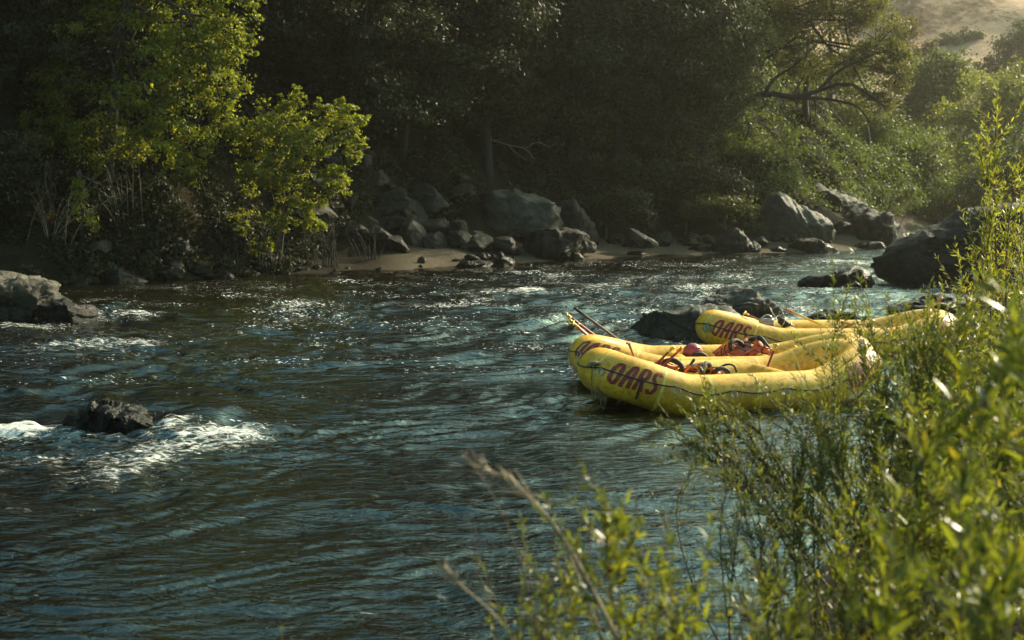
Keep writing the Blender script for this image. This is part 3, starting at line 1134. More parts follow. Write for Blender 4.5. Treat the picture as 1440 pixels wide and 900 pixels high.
placed_tree('oak_tree', 'spreading backlit oak with a long low arching limb', 'tree', 1015, 67,
            [(1110, 40, 52, 40, 0), (1170, 20, 60, 45, .5), (1235, 60, 42, 45, 0), (1260, 105, 30, 34, 0), (1180, 90, 55, 30, .4), (1120, 85, 36, 24, .5), (1225, 140, 40, 22, -.3), (1180, -40, 70, 50, 0), (1090, -40, 70, 50, 0), (1215, 10, 40, 40, 0), (1265, 75, 24, 26, 0)],
            top=6.6, seed=54, leaf='leaf_olive', n=42000, size=.13, bark='bark_dark', trunk_r=.27, spread=.33,
            extra_px=[([(1008, 190, 67), (1040, 150, 66.6), (1075, 132, 66.2), (1120, 137, 66), (1150, 128, 66), (1195, 118, 65.8), (1245, 150, 65.5)], .2, .06),
                      ([(1120, 137, 66), (1165, 140, 66), (1205, 150, 65.6), (1225, 175, 65.4)], .11, .03),
                      ([(1075, 132, 66.2), (1090, 110, 66.3), (1120, 90, 66.5), (1150, 60, 67)], .1, .03),
                      ([(1150, 128, 66), (1180, 100, 66), (1220, 80, 66), (1250, 70, 66)], .09, .03)])
# willows and shrubs under and right of the oaks, hazier with distance
for (lab, px, Y, cl, top, seed, leaf, n, size) in (
    ('feathery light green willow under the arching oak limb', 1130, 72, [(1110, 205, 45, 34, 0), (1160, 215, 48, 40, 0), (1080, 235, 40, 28, 0), (1200, 230, 40, 36, 0), (1140, 255, 55, 24, -.5)], 3.4, 61, 'leaf_mid', 17000, .16),
    ('light green tree filling the gap behind the arching oak limb', 1160, 79, [(1100, 150, 48, 40, 0), (1150, 180, 50, 40, -.5), (1205, 165, 45, 36, 0), (1245, 190, 40, 36, 0), (1130, 110, 50, 40, .8), (1190, 115, 45, 40, .8), (1080, 200, 40, 34, 0)], 5.0, 82, 'leaf_mid', 22000, .18),
    ('dull green tree on the slope between the feathery willow and the bend', 1215, 74, [(1200, 245, 45, 30, 0), (1240, 240, 40, 34, 0), (1165, 240, 40, 30, 0), (1260, 270, 34, 24, 0)], 3.0, 83, 'leaf_mid', 12000, .16),
    ('yellow leaved shrub in a patch of sun under the dense oak', 1045, 65, [(1040, 212, 22, 14, 0), (1065, 222, 20, 13, 0), (1020, 200, 16, 12, 0)], 1.6, 62, 'leaf_yellow', 4500, .13),
    ('round grey green tree by the upstream rapids', 1250, 82, [(1240, 215, 45, 36, 0), (1285, 205, 42, 38, 0), (1210, 250, 36, 26, 0), (1300, 250, 40, 30, 0), (1260, 265, 55, 24, -.5)], 4.2, 63, 'leaf_mid', 17000, .19),
    ('tall pale tree at the foot of the dry hill', 1390, 100, [(1390, 140, 50, 44, 0), (1430, 130, 40, 40, 0), (1350, 175, 45, 38, 0), (1420, 190, 55, 40, 0), (1460, 170, 40, 50, 0), (1380, 220, 60, 34, 0)], 6.5, 64, 'leaf_yellow', 18000, .24),
    ('grey green tree rising between the oak and the dry hill', 1310, 108, [(1290, 110, 36, 32, 0), (1330, 95, 34, 28, 0), (1310, 140, 46, 30, 0), (1350, 120, 28, 28, 0), (1280, 160, 40, 28, 0)], 8.5, 65, 'leaf_mid', 15000, .25),
    ('dull green bush on the bend behind the rapids', 1320, 88, [(1310, 290, 50, 26, 0), (1355, 275, 45, 32, 0), (1400, 270, 50, 36, 0), (1270, 300, 26, 18, 0)], 2.0, 66, 'leaf_mid', 13000, .2),
    ('leafy tree hanging over the bend behind the huge dark boulder', 1420, 84, [(1410, 240, 50, 40, 0), (1450, 220, 45, 46, 0), (1375, 260, 36, 30, 0)], 4.0, 67, 'leaf_mid', 11000, .19),
    ('pale willow shrub leaning over the dark slanting boulder', 1190, 71, [(1180, 270, 36, 16, 0), (1225, 272, 34, 18, 0), (1150, 262, 26, 14, 0)], 1.4, 68, 'leaf_mid', 6500, .14),
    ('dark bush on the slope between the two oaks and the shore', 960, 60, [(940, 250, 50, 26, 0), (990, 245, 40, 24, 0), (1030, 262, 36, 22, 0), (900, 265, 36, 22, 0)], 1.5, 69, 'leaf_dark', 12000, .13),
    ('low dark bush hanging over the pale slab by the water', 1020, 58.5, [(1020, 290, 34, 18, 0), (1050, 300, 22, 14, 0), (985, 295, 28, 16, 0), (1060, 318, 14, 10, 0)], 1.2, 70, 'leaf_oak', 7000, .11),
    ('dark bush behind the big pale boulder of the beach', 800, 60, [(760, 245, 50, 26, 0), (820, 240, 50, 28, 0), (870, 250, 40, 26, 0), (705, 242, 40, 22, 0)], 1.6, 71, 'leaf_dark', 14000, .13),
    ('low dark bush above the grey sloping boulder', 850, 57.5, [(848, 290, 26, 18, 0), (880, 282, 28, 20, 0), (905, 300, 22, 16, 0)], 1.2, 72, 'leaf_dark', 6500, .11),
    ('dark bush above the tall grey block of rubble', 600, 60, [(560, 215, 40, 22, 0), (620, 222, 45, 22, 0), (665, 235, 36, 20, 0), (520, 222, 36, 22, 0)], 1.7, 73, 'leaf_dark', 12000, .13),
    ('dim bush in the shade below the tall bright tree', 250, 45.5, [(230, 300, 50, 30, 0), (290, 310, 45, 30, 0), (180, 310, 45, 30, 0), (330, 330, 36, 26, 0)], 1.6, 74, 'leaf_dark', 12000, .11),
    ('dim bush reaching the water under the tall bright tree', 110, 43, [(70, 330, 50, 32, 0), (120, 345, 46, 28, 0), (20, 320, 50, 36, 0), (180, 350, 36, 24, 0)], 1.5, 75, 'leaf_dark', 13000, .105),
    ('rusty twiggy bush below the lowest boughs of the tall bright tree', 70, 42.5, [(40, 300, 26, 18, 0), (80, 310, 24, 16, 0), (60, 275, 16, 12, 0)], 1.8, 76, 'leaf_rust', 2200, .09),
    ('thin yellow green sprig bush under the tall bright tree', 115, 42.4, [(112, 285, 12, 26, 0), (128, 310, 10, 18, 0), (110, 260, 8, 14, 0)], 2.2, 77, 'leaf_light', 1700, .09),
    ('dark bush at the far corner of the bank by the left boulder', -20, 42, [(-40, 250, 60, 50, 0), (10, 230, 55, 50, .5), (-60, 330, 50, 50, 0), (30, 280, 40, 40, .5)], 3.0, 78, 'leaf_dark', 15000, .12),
    ('rust brown bush among the dark trees below the dry hill', 1275, 125, [(1272, 42, 22, 22, 0), (1262, 70, 22, 18, 0), (1295, 75, 26, 16, 0)], 8, 79, 'leaf_rust', 6000, .25),
    ('dark green tree standing on the dry hill at the frame edge', 1430, 150, [(1425, 70, 26, 30, 0), (1450, 50, 26, 34, 0), (1400, 95, 26, 18, 0), (1440, 100, 36, 22, 0)], 7, 80, 'leaf_hill', 8000, .34),
    ('scrubby bush on the dry hill above the pale tree', 1340, 170, [(1340, 58, 22, 10, 0), (1365, 50, 18, 9, 0), (1320, 64, 16, 8, 0)], 1.5, 81, 'leaf_hill', 3500, .34),
):
    placed_tree('shrub' if 'bush' in lab or 'shrub' in lab else 'riverside_tree', lab, 'bush' if 'bush' in lab or 'shrub' in lab else 'tree', px, Y, cl,
                top=top, seed=seed, leaf=leaf, n=n, size=size, bark='bark', trunk_r=.07 if top < 3 else .16, spread=.4)


# low scrub covering the slopes
def undergrowth(label, x0, x1, n, mat, tall, bare, seed):
    r_ = np.random.RandomState(seed)
    x = r_.uniform(x0, x1, n)
    df = .1 + 34 * r_.uniform(0, 1, n) ** 1.4
    y = np.interp(x, FX, FY) + df
    q = np.stack([x * .45, y * .45, 0 * x], 1)
    c = fbm(q, 3)
    beach = np.interp(x, [-14, -8, -7, -5, 6, 12, 16], [-.1, -.1, .5, 5.4, 4.6, 4.0, 3.5])
    keep = (c > bare) & (df > beach + .6 * c)
    x, y, c = x[keep], y[keep], c[keep]
    z = ground_z(x, y) + r_.uniform(0, 1, len(x)) ** .8 * np.clip(.35 + 1.1 * c, .15, 1.5) * tall
    P = np.stack([x, y, z], 1)
    v, q = leaves_mesh(P, np.tile([0, -.2, .8], (len(P), 1)), .17, r_, .5)
    o = mesh_obj('undergrowth', v, q, M[mat])
    tag(o, label, 'undergrowth')
    o['kind'] = 'stuff'


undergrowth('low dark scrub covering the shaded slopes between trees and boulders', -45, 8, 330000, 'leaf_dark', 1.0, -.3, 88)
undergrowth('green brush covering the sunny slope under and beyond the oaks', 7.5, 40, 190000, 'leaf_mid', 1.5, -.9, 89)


# scrub dotted over the dry hill
rh = np.random.RandomState(14)
hs = None
for k in range(22):
    Y = rh.uniform(165, 290)
    px = rh.uniform(1255, 1470)
    x = (px - 720) / 2000 * Y
    z = float(hill_z(np.array([[x]]), np.array([[Y]]))[0, 0])
    sc_ = rh.uniform(.6, 1.5)
    if hs is None:
        hs = thing('hill_bush', 'small round bush dotting the dry hillside', 'bush', (x, Y, z), 0, 'bushes on the dry hill')
        build_tree(hs, (0, 0, 0), 1.2, auto_clumps(rh, 1.7, 2.0, .1, 6), rh, 'leaf_hill', 2600, .3, 'bark_dark', .08)
    else:
        copy_tree(hs, (x, Y, z - .2), rh.uniform(0, 6.28), sc_)


# bare stems standing on the shore, fallen pale branch
def bare_shrub(label, px, Y, n, h, spread, seed, mat='bark_dark', sub=2, thick=1.0):
    r_ = np.random.RandomState(seed)
    x = (px - 720) / 2000 * Y
    z = gz(x, Y)
    root = thing('bare_shrub', label, 'shrub', (x, Y, z))
    for k in range(n):
        g = Geo()
        a = r_.normal(0, 1) * spread
        b = r_.normal(0, 1) * spread * .6
        hh = h * r_.uniform(.55, 1.1)
        x0 = r_.normal(0, .12 + spread * .4)
        p = bez([(x0, 0, -.15), (x0 + a * .35, b * .3, hh * .4), (x0 + a * .8, b * .7, hh * .75), (x0 + a * 1.3, b, hh)], 9)
        g.tube(p, np.linspace(.018, .005, 9) * thick, 5)
        for s in range(sub):
            i = r_.randint(3, 7)
            d = np.array([r_.normal(0, .3), r_.normal(0, .3), r_.uniform(.2, .5)]) * h * .4
            g.tube(bez([p[i], p[i] + d * .5 + r_.normal(0, .03, 3), p[i] + d], 5), np.linspace(.009, .003, 5) * thick, 4)
        g.obj('stem', M[mat], root)
    return root


bare_shrub('thicket of bare stems at the water under the small sunlit tree', 385, 44.6, 16, 2.2, .35, 1)
bare_shrub('loose bare stems standing on the shore beside the rubble', 455, 46.3, 14, 1.7, .35, 2)
bare_shrub('thin bare stems at the near end of the beach', 520, 48.0, 10, 1.2, .3, 3)
bare_shrub('short bare stems leaning over the water below the dim bush', 330, 43.6, 10, 1.5, .4, 4)
bare_shrub('pale tangle of bare twigs beside the rusty bush', 75, 42.0, 12, 1.9, .7, 5, 'twig_dry', 3, .5)
bare_shrub('bare grey twigs hanging out of the tall bright tree', 190, 43.6, 9, 2.6, .6, 6, 'twig_dry', 2, .5)
bare_shrub('bare reddish twigs over the dark boulder by the rapids', 1255, 61.5, 10, 2.3, .5, 7, 'twig', 3)
bare_shrub('slim bare stems rising in front of the feathery willow', 1150, 66, 9, 3.6, .5, 8, 'bark', 1)

fb = thing('fallen_branch', 'pale fallen branch lying on the dark slope in a shaft of sun', 'branch', tuple(at(712, 208, 57)))
o0 = at(712, 208, 57)
g = Geo()
for pl, r in (([(668, 188), (690, 196), (715, 204), (738, 209), (752, 224)], .035), ([(738, 209), (755, 200), (772, 206), (784, 200)], .025), ([(690, 196), (678, 182), (670, 180)], .015), ([(715, 204), (726, 216), (742, 226)], .02)):
    g.tube(bez([at(a, b, 57) - o0 for a, b in pl], 12), np.linspace(r, r * .4, 12), 6)
g.obj('bough', M['driftwood'], fb)


# ------------------------------------------------------------------ rafts
RT_R = .295


def raft_curve(n, L, W, kick, lift=0.0):
    """closed centre line of the outer tube, bow at -x"""
    a, b = L / 2 - RT_R, W / 2 - RT_R
    s = a - .95                                        # half length of the straight sides
    pts = []
    seg = np.linspace(0, 1, 400, endpoint=False)
    raw = []
    for t in np.linspace(0, 2 * PI, 2000, endpoint=False):
        c, sn = math.cos(t), math.sin(t)
        e = 2 / 2.9
        raw.append((math.copysign(abs(c) ** e, c) * a, math.copysign(abs(sn) ** e, sn) * b))
    raw = np.array(raw)
    d = np.linalg.norm(np.roll(raw, -1, 0) - raw, axis=1)
    cum = np.concatenate([[0], np.cumsum(d)])
    u = np.linspace(0, cum[-1], n, endpoint=False)
    rawc = np.concatenate([raw, raw[:1]])
    x = np.interp(u, cum, rawc[:, 0])
    y = np.interp(u, cum, rawc[:, 1])
    k = np.clip((np.abs(x) - .42 * a) / (a - .42 * a), 0, 1)
    z = RT_R - .12 + kick * (.65 * sstep(0, 1, k) + .35 * k ** 2)
    return np.stack([x, y, z], 1), cum[-1]


class RaftTube:
    def __init__(s, L, W, kick):
        s.n = 220
        s.P, s.len = raft_curve(s.n, L, W, kick)
        T = np.roll(s.P, -1, 0) - np.roll(s.P, 1, 0)
        s.T = T / np.linalg.norm(T, axis=1)[:, None]
        N = np.cross(s.T, np.array([0, 0, 1.0]))        # outward for a counter-clockwise loop
        s.N = N / np.linalg.norm(N, axis=1)[:, None]
        s.U = np.cross(s.N, s.T)

    def at(s, u, phi, r=RT_R):
        """surface point: u along the loop in metres (0 = +x tip, going counter-clockwise), phi up from the outside"""
        f = (u / s.len * s.n) % s.n
        k = int(f)
        t = f - k
        m = (k + 1) % s.n
        P, N, U = (A[k] * (1 - t) + A[m] * t for A in (s.P, s.N, s.U))
        return P + r * (math.cos(phi) * N + math.sin(phi) * U)

    def ring(s, k, n=28, r=RT_R):
        th = np.arange(n) * 2 * PI / n
        return s.P[k] + r * (np.cos(th)[:, None] * s.N[k] + np.sin(th)[:, None] * s.U[k])


def raft_mat():
    m, N, L, B = new_mat('yellow_raft_rubber')
    tc = N.new('ShaderNodeTexCoord')
    n1 = noise(N, L, tc.outputs['Object'], 2.2, 6, .6, .4)
    n2 = noise(N, L, tc.outputs['Object'], 16, 5, .65)
    r = ramp(N, [(.3, (.54, .27, .012)), (.55, (.78, .42, .022)), (.8, (.84, .52, .055))])
    L.new(n1.outputs['Fac'], r.inputs[0])
    sc = ramp(N, [(.47, (1, 1, 1)), (.64, (.6, .52, .36))])
    L.new(n2.outputs['Fac'], sc.inputs[0])
    mx = N.new('ShaderNodeMix')
    mx.data_type = 'RGBA'
    mx.blend_type = 'MULTIPLY'
    mx.inputs['Factor'].default_value = .8
    L.new(r.outputs[0], mx.inputs['A'])
    L.new(sc.outputs[0], mx.inputs['B'])
    # grimy tide line along the lower side and scuffs
    sp = N.new('ShaderNodeSeparateXYZ')
    L.new(tc.outputs['Object'], sp.inputs[0])
    gm = N.new('ShaderNodeMath')
    gm.operation = 'MULTIPLY_ADD'
    gm.inputs[1].default_value = .22
    L.new(n1.outputs['Fac'], gm.inputs[0])
    L.new(sp.outputs['Z'], gm.inputs[2])
    gr = ramp(N, [(.12, (.42, .36, .30)), (.27, (1, 1, 1))])
    L.new(gm.outputs[0], gr.inputs[0])
    mg = N.new('ShaderNodeMix')
    mg.data_type = 'RGBA'
    mg.blend_type = 'MULTIPLY'
    mg.inputs['Factor'].default_value = .8
    L.new(mx.outputs['Result'], mg.inputs['A'])
    L.new(gr.outputs[0], mg.inputs['B'])
    mps = N.new('ShaderNodeMapping')
    mps.inputs['Scale'].default_value = (9, 9, 1.2)
    L.new(tc.outputs['Object'], mps.inputs['Vector'])
    n4 = noise(N, L, mps.outputs[0], 1.6, 4, .7)
    st = ramp(N, [(.52, (1, 1, 1)), (.75, (.62, .55, .42))])
    L.new(n4.outputs['Fac'], st.inputs[0])
    ms = N.new('ShaderNodeMix')
    ms.data_type = 'RGBA'
    ms.blend_type = 'MULTIPLY'
    ms.inputs['Factor'].default_value = .6
    L.new(mg.outputs['Result'], ms.inputs['A'])
    L.new(st.outputs[0], ms.inputs['B'])
    L.new(ms.outputs['Result'], B.inputs['Base Color'])
    B.inputs['Roughness'].default_value = .42
    B.inputs['Specular IOR Level'].default_value = .5
    B.inputs['Coat Weight'].default_value = .12
    B.inputs['Coat Roughness'].default_value = .35
    b = N.new('ShaderNodeBump')
    b.inputs['Strength'].default_value = .12
    b.inputs['Distance'].default_value = .02
    L.new(n1.outputs['Fac'], b.inputs['Height'])
    L.new(b.outputs[0], B.inputs['Normal'])
    return m


M['raft'] = raft_mat()
M['seam'] = simple_mat('pale_seam_tape', (.74, .50, .09), .5, .1, 9)
M['letter'] = simple_mat('maroon_raft_paint', (.26, .020, .014), .55, .3, 14)
_e = [n for n in M['letter'].node_tree.nodes if n.type == 'VALTORGB'][0].color_ramp
_e.elements[1].position = .7
_w = _e.elements.new(.80)
_w.color = (.66, .36, .04, 1)                        # paint worn through to the rubber
M['rope'] = simple_mat('dark_maroon_rope', (.06, .018, .014), .8, .3, 30)
M['rope_pale'] = simple_mat('weathered_bow_rope', (.20, .16, .09), .85, .3, 30)
M['floor'] = simple_mat('grey_raft_floor', (.42, .36, .16), .6, .15, 5)
M['steel'] = simple_mat('steel_ring', (.45, .44, .40), .35, .1, 20, metal=.9)
M['patch'] = simple_mat('green_patch', (.20, .22, .06), .6, .2, 9)
M['black'] = simple_mat('black_webbing', (.014, .013, .013), .7, .3, 20)
M['orange'] = simple_mat('orange_nylon', (.46, .095, .04), .65, .15, 12, .3)
M['orange_pale'] = simple_mat('faded_orange_nylon', (.55, .19, .10), .65, .15, 12, .3)
M['helmet'] = simple_mat('maroon_helmet_shell', (.26, .035, .04), .35, .15, 9)
M['shaft_red'] = simple_mat('red_brown_shaft', (.24, .035, .022), .4, .2, 10)
M['shaft_dark'] = simple_mat('dark_oar_shaft', (.10, .05, .03), .4, .3, 10)
M['shaft_orange'] = simple_mat('orange_shaft', (.50, .13, .03), .4, .2, 10)
M['yellow_plastic'] = simple_mat('yellow_plastic', (.62, .38, .03), .4, .15, 10)
M['clear_bag'] = simple_mat('silvery_dry_bag', (.28, .28, .27), .25, .2, 10)

GLYPH = {
    'O': [[(.2, .12), (.05, .3), (.05, .75), (.2, .95), (.42, .95), (.55, .75), (.55, .3), (.42, .08), (.2, .12)]],
    'A': [[(.02, .0), (.12, .55), (.22, .92), (.4, .98), (.5, .85), (.52, .0)], [(.08, .42), (.52, .42)]],
    'R': [[(.06, .0), (.08, .97), (.4, .97), (.54, .82), (.52, .6), (.38, .48), (.1, .48)], [(.3, .48), (.56, .0)]],
    'S': [[(.54, .82), (.4, .97), (.16, .95), (.06, .78), (.14, .6), (.42, .46), (.54, .28), (.44, .06), (.16, .02), (.03, .18)]],
}


def lettering(rt, u0, direction, root, height=.31, adv=.12, phi0=-.22, slant=.05):
    """OARS painted on the outer face of the tube; u0 is the start, direction +1/-1 the reading direction along the loop"""
    g = Geo()
    for k, ch in enumerate('OARS'):
        for st in GLYPH[ch]:
            p = []
            for (a, b) in zip(st[:-1], st[1:]):
                m = 6
                for i in range(m):
                    t = i / m
                    p.append((a[0] + (b[0] - a[0]) * t, a[1] + (b[1] - a[1]) * t))
            p.append(st[-1])
            p = np.array(p)
            uu = k * adv + p[:, 0] * adv * 1.15 + p[:, 1] * slant
            vv = p[:, 1] * height
            w = .019
            d = np.stack([np.gradient(uu), np.gradient(vv)], 1)
            d /= np.linalg.norm(d, axis=1)[:, None] + 1e-9
            nrm = np.stack([-d[:, 1], d[:, 0]], 1) * w
            vs = []
            for (x, y), (nx, ny) in zip(np.stack([uu, vv], 1), nrm):
                for sg in (1, -1):
                    vs.append(rt.at(u0 + direction * (x + sg * nx), phi0 + (y + sg * ny) / RT_R, RT_R + .0035))
            m = len(uu)
            i = np.arange(m - 1)
            g.add(vs, np.stack([2 * i, 2 * i + 1, 2 * i + 3, 2 * i + 2], 1))
    return g.obj('lettering', M['letter'], root)


def make_raft(label, loc, rotz, L=4.4, W=2.02, kick=.42, line=True, tilt=0.0, u_bow=.36, phi_w=-.22):
    root = thing('raft', label, 'raft', loc, rotz)
    root.rotation_euler = (0, tilt, rotz)
    rt = RaftTube(L, W, kick)
    n = 28
    v = np.concatenate([rt.ring(k, n) for k in range(rt.n)])
    k, j = np.meshgrid(np.arange(rt.n), np.arange(n), indexing='ij')
    q = np.stack([k * n + j, ((k + 1) % rt.n) * n + j, ((k + 1) % rt.n) * n + (j + 1) % n, k * n + (j + 1) % n], -1).reshape(-1, 4)
    mesh_obj('outer_tube', v, q, M['raft'], root, True)
    # floor: follows the inside of the tube, quilted a little
    b = []
    for rr in np.linspace(0, 1, 9):
        ring = rt.P[::4].copy()
        c = np.array([0, 0, 0])
        p = ring * np.array([1, 1, 0]) * rr
        p[:, 2] = (ring[:, 2] - .10) * 1.0 * (rr ** 6) + .12 * (1 - rr ** 6) + .012 * np.sin(p[:, 0] * 14)
        b.append(p)
    m = len(b[0])
    v = np.concatenate(b)
    k, j = np.meshgrid(np.arange(8), np.arange(m), indexing='ij')
    q = np.stack([k * m + j, (k + 1) * m + j, (k + 1) * m + (j + 1) % m, k * m + (j + 1) % m], -1).reshape(-1, 4)
    mesh_obj('floor', v, q, M['floor'], root, True)
    # cross tubes
    for x in (-.62, .62):
        g = Geo()
        yb = W / 2 - RT_R - .12
        g.tube([(x, t * yb, .26) for t in np.linspace(-1, 1, 11)], .155, 18)
        g.obj('thwart', M['raft'], root)
    # rope along the outside, hung from rings
    half = rt.len / 2
    # seams
    for u in np.arange(.25, rt.len, rt.len / 14):
        vs, qs = [], []
        for th in np.linspace(0, 2 * PI, 29):
            for du in (-.016, .016):
                vs.append(rt.at(u + du, th, RT_R + .002))
        i = np.arange(28)
        mesh_obj('seam_tape', np.array(vs), np.stack([2 * i, 2 * i + 1, 2 * i + 3, 2 * i + 2], 1), M['seam'], root, True)
    g = Geo()
    us = np.linspace(0, rt.len, 240)
    rings = np.arange(.30, rt.len, rt.len / 12)
    ph = [.42 - .16 * abs(math.sin((u - .30) / (rt.len / 12) * PI)) for u in us]
    g.tube([rt.at(u, p, RT_R + .012) for u, p in zip(us, ph)], .0095, 6, False)
    g.obj('grab_rope', M['rope'], root)
    for u in rings:
        g = Geo()
        th = np.linspace(0, 2 * PI, 15)
        c = rt.at(u, .36, RT_R + .014)
        e1 = (rt.at(u + .05, .36) - rt.at(u - .05, .36))
        e1 /= np.linalg.norm(e1)
        e2 = rt.at(u, .5) - rt.at(u, .2)
        e2 /= np.linalg.norm(e2)
        g.tube([c - e2 * .035 + .045 * (math.cos(t) * e1 + math.sin(t) * e2) for t in th], .006, 6, False)
        g.obj('ring', M['steel'], root)
        g = Geo()
        vs = [rt.at(u, .18, RT_R + .004)]
        for t in np.linspace(0, 2 * PI, 19)[:-1]:
            vs.append(rt.at(u + math.cos(t) * .085, .18 + math.sin(t) * .085 / RT_R, RT_R + .0035))
        g.add(vs, None, [(0, 1 + i, 1 + (i + 1) % 18) for i in range(18)])
        g.obj('ring_patch', M['patch'] if rs.uniform() < .15 else M['raft'], root)
    # writing on both sides of both ends: bow tip is at half the loop; the near (-y) side follows it
    lettering(rt, half + u_bow, 1, root, phi0=phi_w)
    lettering(rt, rt.len - u_bow - .62, 1, root, phi0=phi_w)
    lettering(rt, half - u_bow - .62, 1, root, phi0=phi_w)
    lettering(rt, u_bow, 1, root, phi0=phi_w)
    if line:
        # coiled bow line: several strands hanging from the bow ring
        g = Geo()
        r_ = np.random.RandomState(4)
        c = rt.at(half + .22, .45, RT_R + .03)
        for k in range(7):
            dx = r_.uniform(-.06, .10)
            ln = r_.uniform(.30, .52)
            top = c + np.array([dx * .3, 0, 0])
            p = bez([top, top + np.array([dx * .6 - .02, -.03, -.12]), top + np.array([dx, -.02, -ln]), top + np.array([dx + .05, -.01, -ln - .02]), top + np.array([dx * .7 + .06, -.03, -.1]), top + np.array([.02, 0, .01])], 24)
            g.tube(p, .008, 5)
        g.tube(bez([c + np.array([-.07, 0, -.02]), c + np.array([-.03, -.04, .03]), c + np.array([.05, -.04, .02]), c + np.array([.10, -.01, -.03])], 10), .03, 8)
        g.obj('bow_line', M['rope_pale'], root)
        g = Geo()
        c = rt.at(half + .22 + .42, .40, RT_R + .016)
        g.tube([rt.at(half + .66, .45 - t * 1.05, RT_R + .014) for t in np.linspace(0, 1, 8)], .013, 6)
        g.obj('strap', M['rope'], root)
    return root, rt


near_loc, near_rz = (2.96, 19.05, 0), math.radians(17)
mid_loc, mid_rz = (3.08, 20.8, 0), math.radians(5)
far_loc, far_rz = (5.47, 24.6, 0), math.radians(3)
near_raft, near_rt = make_raft('nearest yellow raft with a coil of rope hanging at its bow', near_loc, near_rz, L=4.25, kick=.29)
mid_raft, mid_rt = make_raft('yellow raft moored behind the nearest one, paddles sticking out over its bow', mid_loc, mid_rz, L=4.5, kick=.23, line=False, u_bow=.2, phi_w=.12)
far_raft, far_rt = make_raft('yellow raft farthest away beside the dark rocks, reaching behind the willow leaves', far_loc, far_rz, L=4.55, kick=.24, line=False)


# ------------------------------------------------------------------ things in the rafts
def frame_to(a, b):
    """rotation taking +z to the direction a->b"""
    d = Vector(b) - Vector(a)
    return d.to_track_quat('Z', 'Y').to_euler(), d.length


def paddle(label, grip, tip, shaft='shaft_red', handle='yellow_plastic', blade='yellow_plastic', roll=0.0, length=1.5, group='paddles'):
    """a canoe paddle: T-grip at the point grip, blade end towards tip"""
    root = thing('paddle', label, 'paddle', tuple(grip), 0, group)
    e, d = frame_to(grip, tip)
    q = e.to_quaternion() @ Matrix.Rotation(roll, 3, 'Z').to_quaternion()
    root.rotation_euler = q.to_euler()
    g = Geo()
    g.tube([(0, 0, z) for z in np.linspace(.01, length - .42, 8)], .0155, 10)
    g.obj('shaft', M[shaft], root)
    g = Geo()
    g.tube([(-.055, 0, -.005), (-.05, 0, 0), (-.025, 0, .004), (0, 0, .002), (.025, 0, .004), (.05, 0, 0), (.055, 0, -.005)], [.012, .019, .017, .018, .017, .019, .012], 10)
    g.tube([(0, 0, 0), (0, 0, .03), (0, 0, .06), (0, 0, .09)], [.02, .021, .019, .0165], 10)
    g.obj('grip', M[handle], root)
    g = Geo()
    zs = np.linspace(0, .5, 12)
    vs, qs = [], []
    for z in zs:
        w = .02 + .085 * float(sstep(0, .2, z)) - .05 * float(sstep(.42, .5, z))
        th = .016 - .011 * z / .5
        for (sx, sy) in ((-1, 0), (-.5, .7), (0, 1), (.5, .7), (1, 0), (.5, -.7), (0, -1), (-.5, -.7)):
            vs.append((sx * w, sy * th, length - .5 + z))
    for k in range(11):
        for j in range(8):
            qs.append((k * 8 + j, k * 8 + (j + 1) % 8, (k + 1) * 8 + (j + 1) % 8, (k + 1) * 8 + j))
    g.add(vs, qs + [(0, 1, 6, 7), (1, 2, 5, 6), (2, 3, 4, 5)] + [(88, 95, 94, 89), (89, 94, 93, 90), (90, 93, 92, 91)])
    g.obj('blade', M[blade], root)
    return root


# the bunch over the bow of the middle raft
paddle('red paddle with a yellow grip, topmost of the bunch over the middle raft bow', at(797, 442, 20.95), at(905, 523, 21.15), 'shaft_red', 'yellow_plastic', 'shaft_red', .3)
paddle('red paddle lying second in the bunch over the middle raft bow', at(800, 449, 20.85), at(898, 528, 21.05), 'shaft_red', 'yellow_plastic', 'shaft_red', 1.0)
paddle('orange paddle lowest in the bunch over the middle raft bow', at(806, 454, 20.80), at(890, 528, 21.05), 'shaft_orange', 'yellow_plastic', 'yellow_plastic', .6)
paddle('paddle with its yellow grip pushed tight under the bunch over the middle raft bow', at(811, 459, 20.90), at(896, 535, 21.15), 'shaft_red', 'yellow_plastic', 'shaft_red', 1.6)
oar = thing('oar', 'long dark bare oar shaft leaning out past the paddle bunch', 'oar', tuple(at(808, 433, 21.45)))
e, d = frame_to(at(808, 433, 21.45), at(930, 522, 21.25))
oar.rotation_euler = e
g = Geo()
g.tube([(0, 0, z) for z in np.linspace(0, 1.45, 8)], np.linspace(.019, .022, 8), 10)
g.obj('shaft', M['shaft_dark'], oar)
g = Geo()
g.tube([(0, 0, -.015), (0, 0, 0), (0, 0, .12), (0, 0, .135)], [.017, .023, .023, .02], 10)
g.obj('handle', M['black'], oar)

